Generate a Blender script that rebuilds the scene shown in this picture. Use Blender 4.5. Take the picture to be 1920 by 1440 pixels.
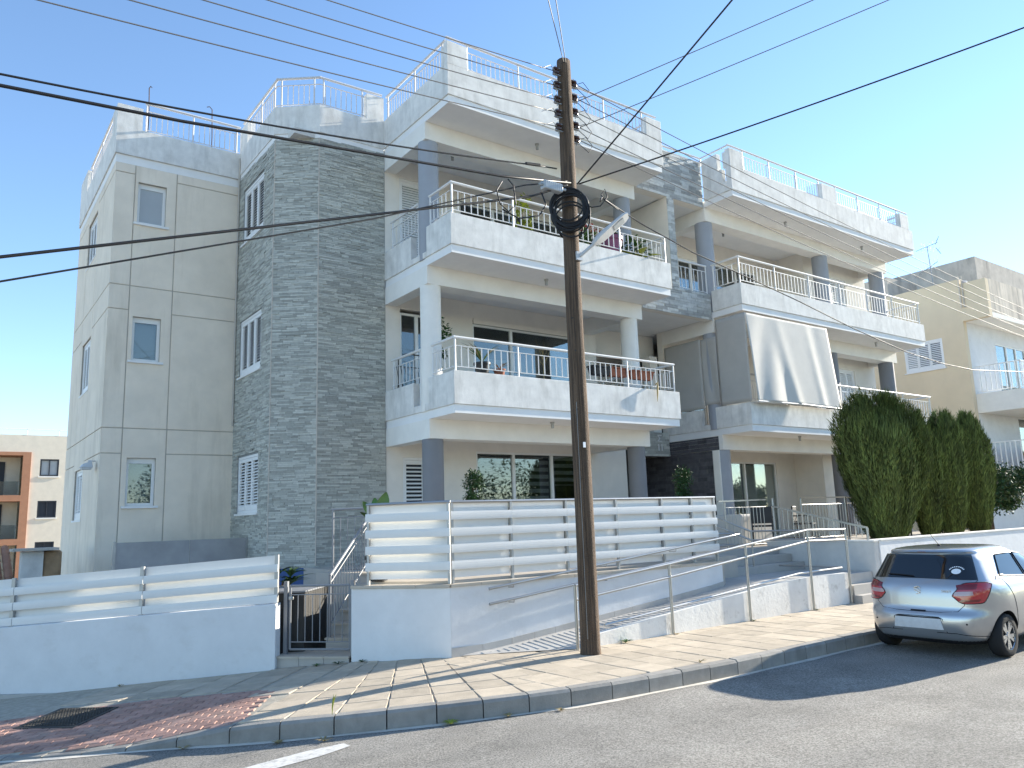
import bpy, math, random
from mathutils import Vector, Matrix
R = math.radians
random.seed(7)
scene = bpy.context.scene
for o in list(bpy.data.objects): bpy.data.objects.remove(o)
COL = scene.collection

# ---------------------------------------------------------------- camera
# world axes: X runs along the street facade, Y away from the street, Z up
EYE = 1.7
F, PIT, ROL, YAW = 1471.84, 0.171426, -0.0339108, 0.9373466
def cam_axes():
    cp, sp = math.cos(PIT), math.sin(PIT); cr, sr = math.cos(ROL), math.sin(ROL)
    c, s = math.cos(YAW), math.sin(YAW)
    def w(v): return Vector((v[0]*s + v[1]*c, -v[0]*c + v[1]*s, v[2]))
    r = Vector((1, 0, 0)); f = Vector((0, cp, sp)); u = Vector((0, -sp, cp))
    return w(cr*r + sr*u), w(-sr*r + cr*u), w(f)
cr_, cu_, cf_ = cam_axes()
cam = bpy.data.cameras.new('camera'); cam.sensor_width = 36; cam.lens = F/1920*36
cam.clip_end = 3000; cam.clip_start = .05
camo = bpy.data.objects.new('camera', cam); COL.objects.link(camo)
camo.matrix_world = Matrix(((cr_.x, cu_.x, -cf_.x, 0), (cr_.y, cu_.y, -cf_.y, 0), (cr_.z, cu_.z, -cf_.z, EYE), (0, 0, 0, 1)))
scene.camera = camo
scene.render.resolution_x, scene.render.resolution_y = 1024, 768

# ---------------------------------------------------------------- light
SUN = Vector((1, -.082, .362)).normalized()
world = bpy.data.worlds.new('World'); scene.world = world; world.use_nodes = True
nt = world.node_tree; nt.nodes.clear()
sky = nt.nodes.new('ShaderNodeTexSky'); sky.sky_type = 'NISHITA'; sky.sun_disc = False
sky.sun_elevation = math.asin(SUN.z); sky.sun_rotation = math.atan2(SUN.x, SUN.y)
sky.air_density = 1.0; sky.dust_density = .02; sky.ozone_density = 3.0; sky.altitude = 100
bg = nt.nodes.new('ShaderNodeBackground'); bg.inputs[1].default_value = .125
wo = nt.nodes.new('ShaderNodeOutputWorld')
nt.links.new(sky.outputs[0], bg.inputs[0]); nt.links.new(bg.outputs[0], wo.inputs[0])
sl = bpy.data.lights.new('sun', 'SUN'); sl.energy = 5.0; sl.angle = R(.53); sl.color = (1, .93, .80)
so = bpy.data.objects.new('sun', sl); COL.objects.link(so)
so.rotation_euler = SUN.to_track_quat('Z', 'Y').to_euler(); so.location = (40, 0, 30)
vs = scene.view_settings; vs.view_transform = 'Standard'; vs.look = 'None'; vs.gamma = 1; vs.exposure = 1.42
vs.use_curve_mapping = False

# ---------------------------------------------------------------- materials
MATS = {}
def mat(name, c, rough=.7, metal=0, var=.08, vscale=2.5, bump=0, bscale=40, stain=None, st_scale=(3, 3, .5), st_amt=.5, st_lo=.5, st_hi=.72,
        island=0, objrand=0, spec=.4, coat=0, trans=0, vz=1, bdist=.01, alpha=1, speck=0, spscale=70):
    m = bpy.data.materials.new(name); m.use_nodes = True
    t = m.node_tree; N = t.nodes; L = t.links
    b = N['Principled BSDF']
    b.inputs['Roughness'].default_value = rough; b.inputs['Metallic'].default_value = metal
    b.inputs['Specular IOR Level'].default_value = spec
    b.inputs['Coat Weight'].default_value = coat; b.inputs['Coat Roughness'].default_value = .05
    if trans: b.inputs['Transmission Weight'].default_value = trans
    geo = N.new('ShaderNodeNewGeometry')
    src = geo.outputs['Position']
    col = None
    def mixc(fac, a, bb, mode='MIX'):
        mx = N.new('ShaderNodeMix'); mx.data_type = 'RGBA'; mx.blend_type = mode
        if isinstance(fac, (int, float)): mx.inputs[0].default_value = fac
        else: L.new(fac, mx.inputs[0])
        for k, v in ((6, a), (7, bb)):
            if isinstance(v, tuple): mx.inputs[k].default_value = (*v[:3], 1)
            else: L.new(v, mx.inputs[k])
        return mx.outputs[2]
    def noise(scale, detail=4, sc3=None, rough_=.6):
        n = N.new('ShaderNodeTexNoise'); n.inputs['Scale'].default_value = scale; n.inputs['Detail'].default_value = detail; n.inputs['Roughness'].default_value = rough_
        v = src
        if sc3:
            mp = N.new('ShaderNodeMapping'); mp.inputs['Scale'].default_value = sc3; L.new(src, mp.inputs[0]); v = mp.outputs[0]
        L.new(v, n.inputs['Vector']); return n.outputs[0]
    lo = tuple(x*(1-var) for x in c); hi = tuple(min(1, x*(1+var)) for x in c)
    def ramp(f, a, bb):
        r = N.new('ShaderNodeMapRange'); r.inputs[1].default_value = a; r.inputs[2].default_value = bb; L.new(f, r.inputs[0]); return r.outputs[0]
    col = mixc(ramp(noise(vscale, 5, (1, 1, vz)), .3, .7), lo, hi)
    if stain:
        s1 = ramp(noise(1.0, 6, st_scale, .65), st_lo, st_hi)
        mm = N.new('ShaderNodeMath'); mm.operation = 'MULTIPLY'; mm.inputs[1].default_value = st_amt; L.new(s1, mm.inputs[0])
        col = mixc(mm.outputs[0], col, stain)
    if speck:
        k_ = ramp(noise(spscale, 3, None, .8), .36, .64)
        col = mixc(k_, mixc(1.0, col, (1-speck,)*3, 'MULTIPLY'), mixc(1.0, col, (1+speck,)*3, 'MULTIPLY'))
    for amt, outp in ((island, geo.outputs['Random Per Island']), (objrand, None)):
        if amt:
            if outp is None:
                oi = N.new('ShaderNodeObjectInfo'); outp = oi.outputs['Random']
            r = N.new('ShaderNodeMapRange'); r.inputs[3].default_value = 1-amt; r.inputs[4].default_value = 1+amt; L.new(outp, r.inputs[0])
            h = N.new('ShaderNodeHueSaturation'); L.new(r.outputs[0], h.inputs['Value']); L.new(col, h.inputs['Color']); col = h.outputs[0]
    L.new(col, b.inputs['Base Color'])
    if bump:
        bp = N.new('ShaderNodeBump'); bp.inputs['Strength'].default_value = bump; bp.inputs['Distance'].default_value = bdist
        L.new(noise(bscale, 6), bp.inputs['Height']); L.new(bp.outputs[0], b.inputs['Normal'])
    MATS[name] = m
    return m
M = MATS
mat('plaster', (.82, .79, .73), .85, var=.05, bump=.15, bscale=60)
mat('plaster_soft', (.80, .75, .67), .85, var=.05, bump=.15, bscale=60)
mat('parapet', (.74, .72, .68), .85, var=.12, vscale=4, bump=.25, bscale=45, stain=(.30, .285, .25), st_scale=(4.5, 4.5, 1.0), st_amt=.48, st_lo=.48, st_hi=.8)
mat('slab_edge', (.82, .81, .79), .8, var=.04, bump=.1)
mat('render_beige', (.82, .72, .59), .9, var=.07, vscale=1.6, bump=.55, bscale=130, stain=(.40, .33, .24), st_scale=(1.8, 1.8, .25), st_amt=.5, st_lo=.52, st_hi=.8)
mat('joint_grey', (.52, .47, .41), .9)
mat('stone', (.43, .43, .385), .75, var=.10, vscale=16, bump=.5, bscale=35, island=.27)
mat('stone_light', (.42, .43, .415), .75, var=.14, vscale=9, bump=.7, bscale=35, island=.34)
mat('grout', (.27, .28, .275), .9)
mat('dark_tile', (.085, .082, .09), .6, var=.25, vscale=8, bump=.3, island=.3)
mat('dark_grout', (.14, .135, .13), .9)
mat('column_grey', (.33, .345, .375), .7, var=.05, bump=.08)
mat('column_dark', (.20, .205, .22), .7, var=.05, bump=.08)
mat('wall_white', (.72, .72, .715), .8, var=.05, bump=.45, bscale=9, stain=(.56, .54, .50), st_scale=(2.2, 2.2, 3.5), st_amt=.45, st_lo=.56, st_hi=.78)
mat('wall_worn', (.80, .78, .73), .85, var=.08, bump=.5, bscale=18, stain=(.42, .39, .34), st_scale=(5, 5, 4), st_amt=.75, st_lo=.56, st_hi=.72)
mat('wall_grey', (.62, .60, .56), .9, var=.08, bump=.3, stain=(.34, .33, .31), st_scale=(2, 2, 1.5), st_amt=.5, st_lo=.55, st_hi=.75)
mat('white_metal', (.80, .80, .78), .35, var=.02)
mat('rail_white', (.70, .69, .67), .4, var=.03)
mat('rail_roof', (.60, .58, .57), .45, var=.04)
mat('steel', (.42, .42, .41), .33, metal=.9, var=.05)
mat('alu_grey', (.24, .245, .255), .5, var=.03)
mat('slat_white', (.75, .74, .71), .38, var=.03, vscale=1.2, stain=(.66, .66, .64), st_scale=(6, 6, 1), st_amt=.3)
mat('tile_cap', (.50, .44, .36), .6, var=.08, objrand=.08)
mat('tile_floor', (.47, .42, .36), .55, var=.07)
mat('stair_tile', (.44, .41, .37), .55, var=.08)
mat('ramp_floor', (.46, .44, .41), .75, var=.1, bump=.2)
mat('blue_wall', (.06, .11, .26), .8, var=.08)
mat('asphalt', (.25, .235, .21), .92, var=.22, vscale=1.1, bump=.9, bscale=160, stain=(.36, .33, .285), st_scale=(.16, 1.3, 1), st_amt=.5, bdist=.012, speck=.55, spscale=62)
mat('gutter', (.62, .57, .49), .9, var=.12, vscale=8, bump=.3)
mat('kerb', (.28, .265, .24), .9, var=.14, vscale=6, bump=.5, bscale=60, objrand=.1, stain=(.17, .165, .15), st_scale=(5, 5, 3), st_amt=.5)
mat('paver', (.47, .395, .30), .9, var=.12, vscale=5, bump=.45, bscale=70, objrand=.13, stain=(.30, .26, .20), st_scale=(4, 4, 4), st_amt=.55, st_lo=.52, st_hi=.75)
mat('mortar', (.40, .36, .29), .95, var=.2, vscale=12, bump=.6, bscale=90)
mat('brick_red', (.40, .235, .185), .9, var=.15, vscale=9, bump=.4, objrand=.2, stain=(.33, .27, .22), st_scale=(3, 3, 3), st_amt=.5)
mat('brick_joint', (.30, .24, .19), .95, var=.15)
mat('paint_white', (.62, .60, .56), .8, var=.1, vscale=20, stain=(.35, .34, .32), st_scale=(14, 14, 14), st_amt=.7, st_lo=.52, st_hi=.62)
mat('iron', (.06, .058, .055), .6, metal=.6, var=.2, bump=.8, bscale=70)
mat('earth', (.40, .34, .25), 1, var=.2, bump=.6)
mat('wood_pole', (.115, .077, .05), .9, var=.6, vscale=40, vz=.035, bump=1.0, bscale=60, bdist=.02, stain=(.055, .04, .03), st_scale=(70, 70, 1.6), st_amt=.85, st_lo=.5, st_hi=.6)
mat('cable', (.012, .012, .014), .5, var=.05)
mat('cable_pale', (.45, .44, .42), .5, var=.05)
mat('wire_grey', (.20, .19, .18), .55, metal=.5, var=.05)
mat('porcelain', (.06, .03, .022), .25, var=.1)
mat('galv', (.42, .42, .41), .5, metal=.8, var=.1)
mat('lamp_grey', (.50, .52, .54), .45, var=.03)
mat('clear_plastic', (.42, .45, .47), .2, var=.05, spec=.8)
mat('shutter', (.84, .84, .83), .45, var=.02)
mat('shutter_dark', (.03, .035, .045), .6)
mat('frosted', (.40, .42, .43), .35, var=.05, spec=.5)
mat('blind_fabric', (.72, .71, .67), .9, var=.04, bump=.15, bscale=200)
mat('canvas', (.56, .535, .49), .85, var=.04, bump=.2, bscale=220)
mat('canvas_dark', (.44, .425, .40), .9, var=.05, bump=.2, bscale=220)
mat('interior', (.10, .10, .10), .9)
mat('terracotta', (.33, .125, .075), .85, var=.1)
mat('black_plastic', (.02, .02, .022), .45, var=.05)
mat('pot_purple', (.28, .10, .18), .6)
mat('leaf_dark', (.035, .080, .024), .55, var=.35, vscale=7, island=.35)
mat('leaf_mid', (.05, .115, .025), .5, var=.3, vscale=7, island=.35)
mat('leaf_yellow', (.26, .30, .035), .5, var=.25, island=.3)
mat('leaf_dry', (.33, .25, .11), .8, var=.3, island=.3)
mat('cypress', (.115, .145, .036), .8, var=.45, vscale=4, vz=.35, island=.45)
mat('flower_red', (.42, .05, .06), .6, island=.3)
mat('flower_white', (.8, .72, .70), .6)
mat('bark', (.10, .072, .05), .95, var=.3, vscale=20, bump=.8)
mat('yellow_wall', (.74, .61, .43), .9, var=.05, vscale=1, bump=.2)
mat('concrete_stained', (.66, .58, .48), .9, var=.12, stain=(.20, .18, .16), st_scale=(3, 3, .35), st_amt=.75, st_lo=.45, st_hi=.7)
mat('concrete_dark', (.52, .47, .41), .95, var=.15, stain=(.16, .15, .14), st_scale=(1.5, 1.5, .5), st_amt=.7)
mat('orange_wall', (.42, .205, .12), .85, var=.08)
mat('cream_wall', (.74, .66, .54), .9, var=.05, stain=(.5, .47, .42), st_scale=(.6, .6, .3), st_amt=.3)
mat('roof_tile', (.32, .16, .10), .85, var=.2, objrand=.15)
mat('rock', (.36, .24, .14), .95, var=.3, bump=.9, bscale=14)
mat('screen_mesh', (.34, .335, .33), .8, var=.15, vscale=2)
mat('rust', (.10, .06, .04), .9)
mat('car_silver', (.42, .425, .43), .28, metal=.75, var=.01, coat=1)
mat('car_black', (.008, .008, .009), .5, var=.02)
mat('tyre', (.016, .016, .017), .85, var=.1, bump=.3, bscale=90)
mat('rim', (.58, .58, .58), .25, metal=.9, var=.02)
mat('lamp_red', (.42, .008, .016), .12, var=.05, coat=1, spec=.6)
mat('lamp_dark', (.16, .004, .008), .15, var=.05, coat=1)
mat('lamp_clear', (.45, .30, .30), .12, var=.05, coat=1)
mat('plate', (.60, .60, .60), .55, var=.06, vscale=20)
mat('sticker', (.82, .83, .85), .5)
mat('antenna_alu', (.30, .31, .33), .5, metal=.6)

def glass(name, tint, refl=.25, dens=.5):
    m = bpy.data.materials.new(name); m.use_nodes = True; t = m.node_tree; t.nodes.clear(); L = t.links
    o = t.nodes.new('ShaderNodeOutputMaterial'); g = t.nodes.new('ShaderNodeBsdfGlossy'); g.inputs['Roughness'].default_value = .015
    g.inputs['Color'].default_value = (.92, .95, .96, 1)
    tr = t.nodes.new('ShaderNodeBsdfTransparent'); tr.inputs[0].default_value = (*tint, 1)
    fr = t.nodes.new('ShaderNodeFresnel'); fr.inputs[0].default_value = 1.5
    mr = t.nodes.new('ShaderNodeMapRange'); mr.inputs[1].default_value = 0; mr.inputs[2].default_value = .4; mr.inputs[3].default_value = refl; mr.inputs[4].default_value = refl+.45
    L.new(fr.outputs[0], mr.inputs[0])
    mx = t.nodes.new('ShaderNodeMixShader'); L.new(mr.outputs[0], mx.inputs[0]); L.new(tr.outputs[0], mx.inputs[1]); L.new(g.outputs[0], mx.inputs[2]); L.new(mx.outputs[0], o.inputs[0])
    MATS[name] = m
glass('glass', (.80, .83, .82), .05)
glass('glass_dark', (.62, .66, .66), .07)
glass('glass_car', (.16, .19, .20), .12)

# ---------------------------------------------------------------- helpers
class MB:
    def __init__(s): s.v = []; s.f = []
    def box(s, x0, x1, y0, y1, z0, z1):
        return s.hexa([(x0, y0, z0), (x1, y0, z0), (x1, y1, z0), (x0, y1, z0), (x0, y0, z1), (x1, y0, z1), (x1, y1, z1), (x0, y1, z1)])
    def hexa(s, p):
        n = len(s.v); s.v += [tuple(q) for q in p]
        s.f += [(n, n+3, n+2, n+1), (n+4, n+5, n+6, n+7), (n, n+1, n+5, n+4), (n+1, n+2, n+6, n+5), (n+2, n+3, n+7, n+6), (n+3, n, n+4, n+7)]
        return s
    def obox(s, c, ax, ay, az, hx, hy, hz):
        c = Vector(c); ax = Vector(ax).normalized()*hx; ay = Vector(ay).normalized()*hy; az = Vector(az).normalized()*hz
        return s.hexa([c-ax-ay-az, c+ax-ay-az, c+ax+ay-az, c-ax+ay-az, c-ax-ay+az, c+ax-ay+az, c+ax+ay+az, c-ax+ay+az])
    def bar(s, a, b, w, h=None, up=(0, 0, 1)):          # rectangular bar from a to b
        a = Vector(a); b = Vector(b); d = (b-a); L = d.length; d.normalize(); up = Vector(up)
        if abs(d.dot(up)) > .98: up = Vector((0, 1, 0))
        sd = d.cross(up).normalized(); u2 = sd.cross(d)
        return s.obox((a+b)/2, d, sd, u2, L/2, w/2, (h or w)/2)
    def prism(s, poly, z0, z1):
        n = len(s.v); k = len(poly)
        def zz(z, p): return z(*p[:2]) if callable(z) else z
        s.v += [(p[0], p[1], zz(z0, p)) for p in poly] + [(p[0], p[1], zz(z1, p)) for p in poly]
        s.f.append(tuple(n+i for i in reversed(range(k)))); s.f.append(tuple(n+k+i for i in range(k)))
        for i in range(k): j = (i+1) % k; s.f.append((n+i, n+j, n+k+j, n+k+i))
        return s
    def tube(s, pts, r, n=8, closed=False, cap=True):
        pts = [Vector(p) for p in pts]; k = len(pts); base = len(s.v); prev = None
        for i, p in enumerate(pts):
            if closed: d = pts[(i+1) % k]-pts[i-1]
            else: d = pts[min(i+1, k-1)]-pts[max(i-1, 0)]
            d.normalize()
            if prev is None:
                a = d.cross(Vector((0, 0, 1)))
                if a.length < .05: a = d.cross(Vector((0, 1, 0)))
            else: a = prev - d*prev.dot(d)
            a.normalize(); prev = a; b = d.cross(a)
            rr = r[i] if isinstance(r, (list, tuple)) else r
            for j in range(n):
                t = 2*math.pi*j/n; s.v.append(tuple(p + a*(rr*math.cos(t)) + b*(rr*math.sin(t))))
        m = k if closed else k-1
        for i in range(m):
            for j in range(n):
                A = base+i*n+j; B = base+i*n+(j+1) % n; i2 = (i+1) % k
                s.f.append((A, B, base+i2*n+(j+1) % n, base+i2*n+j))
        if cap and not closed:
            s.f.append(tuple(base+j for j in reversed(range(n)))); s.f.append(tuple(base+(k-1)*n+j for j in range(n)))
        return s
    def cyl(s, a, b, r, n=12, r2=None): return s.tube([a, b], [r, r if r2 is None else r2], n)
    def quad(s, *p):
        n = len(s.v); s.v += [tuple(q) for q in p]; s.f.append(tuple(range(n, n+len(p)))); return s
    def lathe(s, c, prof, n=16):     # prof list of (r,z)
        base = len(s.v); c = Vector(c)
        for r, z in prof:
            for j in range(n):
                t = 2*math.pi*j/n; s.v.append((c.x+r*math.cos(t), c.y+r*math.sin(t), c.z+z))
        for i in range(len(prof)-1):
            for j in range(n):
                s.f.append((base+i*n+j, base+i*n+(j+1) % n, base+(i+1)*n+(j+1) % n, base+(i+1)*n+j))
        s.f.append(tuple(base+j for j in reversed(range(n)))); k = base+(len(prof)-1)*n
        s.f.append(tuple(k+j for j in range(n)))
        return s
    def wallgrid(s, axis, p0, p1, u0, u1, z0, z1, holes=()):
        us = sorted({u0, u1, *[h[0] for h in holes], *[h[1] for h in holes]}); zs = sorted({z0, z1, *[h[2] for h in holes], *[h[3] for h in holes]})
        for i in range(len(us)-1):
            for j in range(len(zs)-1):
                uc = (us[i]+us[i+1])/2; zc = (zs[j]+zs[j+1])/2
                if uc < u0 or uc > u1 or zc < z0 or zc > z1: continue
                if any(h[0] < uc < h[1] and h[2] < zc < h[3] for h in holes): continue
                if axis == 'y': s.box(us[i], us[i+1], p0, p1, zs[j], zs[j+1])
                else: s.box(p0, p1, us[i], us[i+1], zs[j], zs[j+1])
        return s
    def mesh(s, name, m, smooth=False):
        me = bpy.data.meshes.new(name); me.from_pydata(s.v, [], s.f); me.update()
        if m: me.materials.append(MATS[m])
        if smooth:
            for p in me.polygons: p.use_smooth = True
        return me
    def build(s, name, m, parent=None, smooth=False, bevel=0, kind=None):
        return link(name, s.mesh(name, m, smooth), parent, bevel=bevel, kind=kind)
def link(name, me, parent=None, loc=None, rot=None, bevel=0, kind=None):
    o = bpy.data.objects.new(name, me); COL.objects.link(o)
    if loc is not None: o.location = loc
    if rot is not None: o.rotation_euler = rot
    if parent is not None: o.parent = parent
    if bevel:
        b = o.modifiers.new('bevel', 'BEVEL'); b.width = bevel; b.segments = 2; b.limit_method = 'ANGLE'
    if kind: o['kind'] = kind
    return o
def tag(o, label, cat, group=None):
    o['label'] = label; o['category'] = cat
    if group: o['group'] = group
    return o
def thing(name, label, cat, loc=(0, 0, 0), group=None, rotz=0):
    o = bpy.data.objects.new(name, None); COL.objects.link(o); o.location = loc; o.rotation_euler = (0, 0, rotz); o.empty_display_size = .2
    return tag(o, label, cat, group)
def autosmooth(o, ang=40):
    me = o.data; import bmesh
    bm = bmesh.new(); bm.from_mesh(me)
    bmesh.ops.recalc_face_normals(bm, faces=bm.faces)
    for f in bm.faces: f.smooth = True
    for e in bm.edges:
        if len(e.link_faces) == 2 and e.calc_face_angle(0) > R(ang): e.smooth = False
    bm.to_mesh(me); bm.free(); return o
def box_part(name, m, parent, *b, bevel=0): return MB().box(*b).build(name, m, parent, bevel=bevel)

# ---------------------------------------------------------------- ground
def softp(x, w=.6):
    x /= w
    return w*(x if x > 30 else math.log1p(math.exp(x)))
def gp(x, y):                      # pavement level: level to the right, falling to the left
    s = .806*x - .592*y
    d = max(0, .886-s); z = -.0105*d*d if s > -2.7 else -.135-.0753*(-2.7-s)
    return max(-1.2, z) + .006*min(max(0, x-8), 8)
KERB = [(-4.5, 15.7), (-2.0, 12.9), (-.5, 11.15), (.1, 10.45), (.4, 10.1), (.71, 9.77), (1.02, 9.44), (1.33, 9.15), (1.67, 8.82), (2.05, 8.45), (2.43, 8.05), (2.79, 7.69), (3.2, 7.38), (3.62, 7.12), (4.04, 6.90),
        (4.45, 6.71), (4.89, 6.55), (5.33, 6.43), (5.83, 6.36), (6.33, 6.32), (6.82, 6.29), (7.26, 6.27), (7.72, 6.25)]
x = 7.72
while x < 40: x += .45; KERB.append((x, 6.25))
def smooth01(t): t = min(1, max(0, t)); return t*t*(3-2*t)
def kdrop(x): return .15*(1-smooth01((x-1.35)/1.40))       # lowered kerb by the driveway
KN = []
for i in range(len(KERB)):
    a = Vector(KERB[max(0, i-1)]); b = Vector(KERB[min(len(KERB)-1, i+1)]); t = (b-a).normalized(); KN.append(Vector((-t.y, t.x)))
road = MB()
xs = [-60, -40, -25] + [-15+i*.75 for i in range(0, 48)] + [22, 26, 32, 40, 60, 90]; ys = [-60, -40, -20] + [-10+i*.75 for i in range(0, 36)] + [18, 24]
for y in ys:
    for x in xs: road.v.append((x, y, gp(x, y)-.17))
nx = len(xs)
for j in range(len(ys)-1):
    for i in range(nx-1): road.f.append((j*nx+i, j*nx+i+1, (j+1)*nx+i+1, (j+1)*nx+i))
road.build('road', 'asphalt', smooth=True, kind='structure')
MB().quad((-900, -900, -1.5), (900, -900, -1.5), (900, 900, -1.5), (-900, 900, -1.5)).build('ground', 'earth', kind='structure')
# kerb stones
kerb = bpy.data.objects.new('kerb', None); COL.objects.link(kerb); kerb['kind'] = 'structure'
for i in range(len(KERB)-1):
    a, b = Vector(KERB[i]), Vector(KERB[i+1]); na, nb = KN[i], KN[i+1]; t = (b-a).normalized()
    a2, b2 = a + t*.006, b - t*.006
    za, zb = gp(*a)-kdrop(a.x), gp(*b)-kdrop(b.x); ga, gb = gp(*a)-.3, gp(*b)-.3
    w = .13
    p = MB(); jz = random.uniform(-.004, .004)
    # chamfered street edge
    prof = [(0, None), (0, -.028), (.022, 0), (w, .004), (w, None)]
    n0 = 0
    for (pt, nn, zt, zg) in ((a2, na, za, ga), (b2, nb, zb, gb)):
        for d, dz in prof: q = pt + nn*d; p.v.append((q.x, q.y, zg if dz is None else zt+dz+jz))
    for k in range(4): p.f.append((k, k+1, 5+k+1, 5+k))
    p.f += [(4, 3, 2, 1, 0), (5, 6, 7, 8, 9), (0, 5, 9, 4)]
    p.build('kerb_stone', 'kerb', kerb)
# gutter strip
g = MB(); L = len(KERB)
for i in range(L):
    a = Vector(KERB[i]); n = KN[i]
    for d in (.0, -.075 + .02*math.sin(i*1.7)): q = a+n*d; g.v.append((q.x, q.y, gp(*q)-.166))
for i in range(L-1): g.f.append((2*i, 2*i+1, 2*i+3, 2*i+2))
g.build('gutter', 'gutter', kind='structure')
# pavement bed
def pav(x, y, d): return gp(x, y) - kdrop(x - .60*d)*max(0, 1-d/1.5)
p = MB(); ts = [.12, .3, .6, .9, 1.2, 1.5, 1.8, 2.2, 2.6, 3.2]
for i in range(L):
    for t in ts:
        q = Vector(KERB[i])+KN[i]*t; p.v.append((q.x, q.y, pav(q.x, q.y, t)-.010))
m = len(ts)
for i in range(L-1):
    for j in range(m-1): p.f.append((i*m+j, (i+1)*m+j, (i+1)*m+j+1, i*m+j+1))
pavement = p.build('pavement', 'mortar', smooth=True, kind='structure')
WL0 = Vector((3.89, 10.95)); WLD = Vector((-.777, .629)).normalized()         # street wall on the left
def street_side(q, mg=0.08):
    q = Vector(q)
    def left_of(a, b): a = Vector(a); b = Vector(b); d = b-a; return (d.x*(q.y-a.y)-d.y*(q.x-a.x))/d.length
    if q.x < 3.89: return left_of((3.89, 10.95), (3.113, 11.579)) > -mg
    if q.x < 4.65: return left_of((4.65, 10.22), (3.89, 10.98)) > -mg
    if q.x < 5.59: return left_of((5.59, 9.16), (4.65, 10.22)) > -mg
    if q.x < 7.0: return left_of((7.0, 8.2), (5.59, 9.16)) > -mg
    return q.y < 8.2+mg
def tilt(x, y, ang, zf):
    e = .1; dx = (zf(x+e, y)-zf(x-e, y))/(2*e); dy = (zf(x, y+e)-zf(x, y-e))/(2*e)
    n = Vector((-dx, -dy, 1)).normalized(); t = Vector((math.cos(ang), math.sin(ang), 0)); t = (t-n*t.dot(n)).normalized(); b = n.cross(t)
    return Matrix(((t.x, b.x, n.x), (t.y, b.y, n.y), (t.z, b.z, n.z))).to_4x4()
def tile_mesh(name, sx, sy, h, m, ch=.006):
    b = MB(); hx, hy = sx/2, sy/2
    b.v = [(-hx, -hy, -h), (hx, -hy, -h), (hx, hy, -h), (-hx, hy, -h), (-hx, -hy, -ch), (hx, -hy, -ch), (hx, hy, -ch), (-hx, hy, -ch),
           (-hx+ch, -hy+ch, 0), (hx-ch, -hy+ch, 0), (hx-ch, hy-ch, 0), (-hx+ch, hy-ch, 0)]
    b.f = [(8, 9, 10, 11)] + [(4+i, 4+(i+1) % 4, 8+(i+1) % 4, 8+i) for i in range(4)] + [(i, (i+1) % 4, 4+(i+1) % 4, 4+i) for i in range(4)]
    return b.mesh(name, m)
tm = tile_mesh('paving_slab', .392, .392, .03, 'paver')
cnt = 0
def in_drive(q): # red brick crossing
    q = Vector(q); return (q-Vector((2.47, 8.03))).dot(Vector((.832, -.555))) < 0
for i in range(3, L-1):
    a, b = Vector(KERB[i]), Vector(KERB[i+1]); mid = (a+b)/2
    if mid.x > 15.5: break
    n = (KN[i]+KN[i+1]).normalized(); ang = math.atan2(-n.x, n.y); seg = (b-a).length
    if mid.x > 5.2: continue
    for j in range(8):
        t = .13+.2+.4*j; q = mid+n*t + Vector((n.y, -n.x))*random.uniform(-.004, .004)
        if not street_side(q): break
        if in_drive(q) and t < 1.66: continue
        z = pav(q.x, q.y, t); mt = tilt(q.x, q.y, ang+random.uniform(-.008, .008), lambda X, Y: gp(X, Y)); mt.translation = (q.x, q.y, z+random.uniform(-.003, .003))
        av = ((a+KN[i]*t)-(b+KN[i+1]*t)).length; kx = min(1.25, max(.35, (av-.014)/.392))
        o = link('paving_slab', tm, pavement); o.matrix_world = mt @ Matrix.Diagonal((kx, 1, 1, 1)); cnt += 1
for ix in range(0, 26):
    for j in range(7):
        q = Vector((5.30+.2+ix*.4, 6.42+.2*.9+.4*j + (0.0 if ix > 3 else .06)))
        if ix < 3: q.y += .04
        if not street_side(q, .16): continue
        mt = tilt(q.x, q.y, random.uniform(-.006, .006), gp); mt.translation = (q.x+random.uniform(-.003, .003), q.y, gp(*q)+random.uniform(-.003, .003))
        o = link('paving_slab', tm, pavement); o.matrix_world = mt; cnt += 1
# red brick crossing
dn = Vector((.555, .832)); dt = Vector((.832, -.555)); O = Vector((2.47, 8.03))
drive = bpy.data.objects.new('driveway', None); COL.objects.link(drive); drive['kind'] = 'structure'
bm_ = tile_mesh('brick', .196, .094, .03, 'brick_red', .008)
bed = MB(); G = 24
def kd(q):   # distance to kerb line along the normal
    best = 9
    for i in range(L-1):
        a, b = Vector(KERB[i]), Vector(KERB[i+1]); d = b-a; u = max(0, min(1, (q-a).dot(d)/d.dot(d))); best = min(best, (q-a-d*u).length)
    return best
nb = 0
for j in range(18):
    for i in range(34):
        q = O + dn*(.15+.05+.1*j) - dt*(.1+.2*i + (.1 if j % 2 else 0) - .1)
        d = kd(q)
        if q.x < -1.2 or d > 1.64 or not street_side(q): continue
        if in_drive(q) is False: continue
        # outside of kerb?
        k = min(range(L), key=lambda k: (Vector(KERB[k])-q).length)
        if (q-Vector(KERB[k])).dot(KN[k]) < .15: continue
        zf = lambda X, Y: pav(X, Y, kd(Vector((X, Y))))
        if True:
            mt = tilt(q.x, q.y, math.atan2(dt.y, dt.x)+random.uniform(-.02, .02), lambda X, Y: gp(X, Y)-kdrop(X-.60*d)*max(0, 1-kd(Vector((X, Y)))/1.5)); mt.translation = (q.x, q.y, zf(*q)+random.uniform(-.002, .003))
            if nb < 298 and q.x > .35: o = link('brick', bm_, drive); o.matrix_world = mt; nb += 1
            else:
                k0 = len(bed.v); bed.v += [tuple(mt @ v.co) for v in bm_.vertices]; bed.f += [tuple(k0+i_ for i_ in p_.vertices) for p_ in bm_.polygons]
if bed.f: bed.build('brick_field', 'brick_red', drive, kind='stuff')
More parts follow.
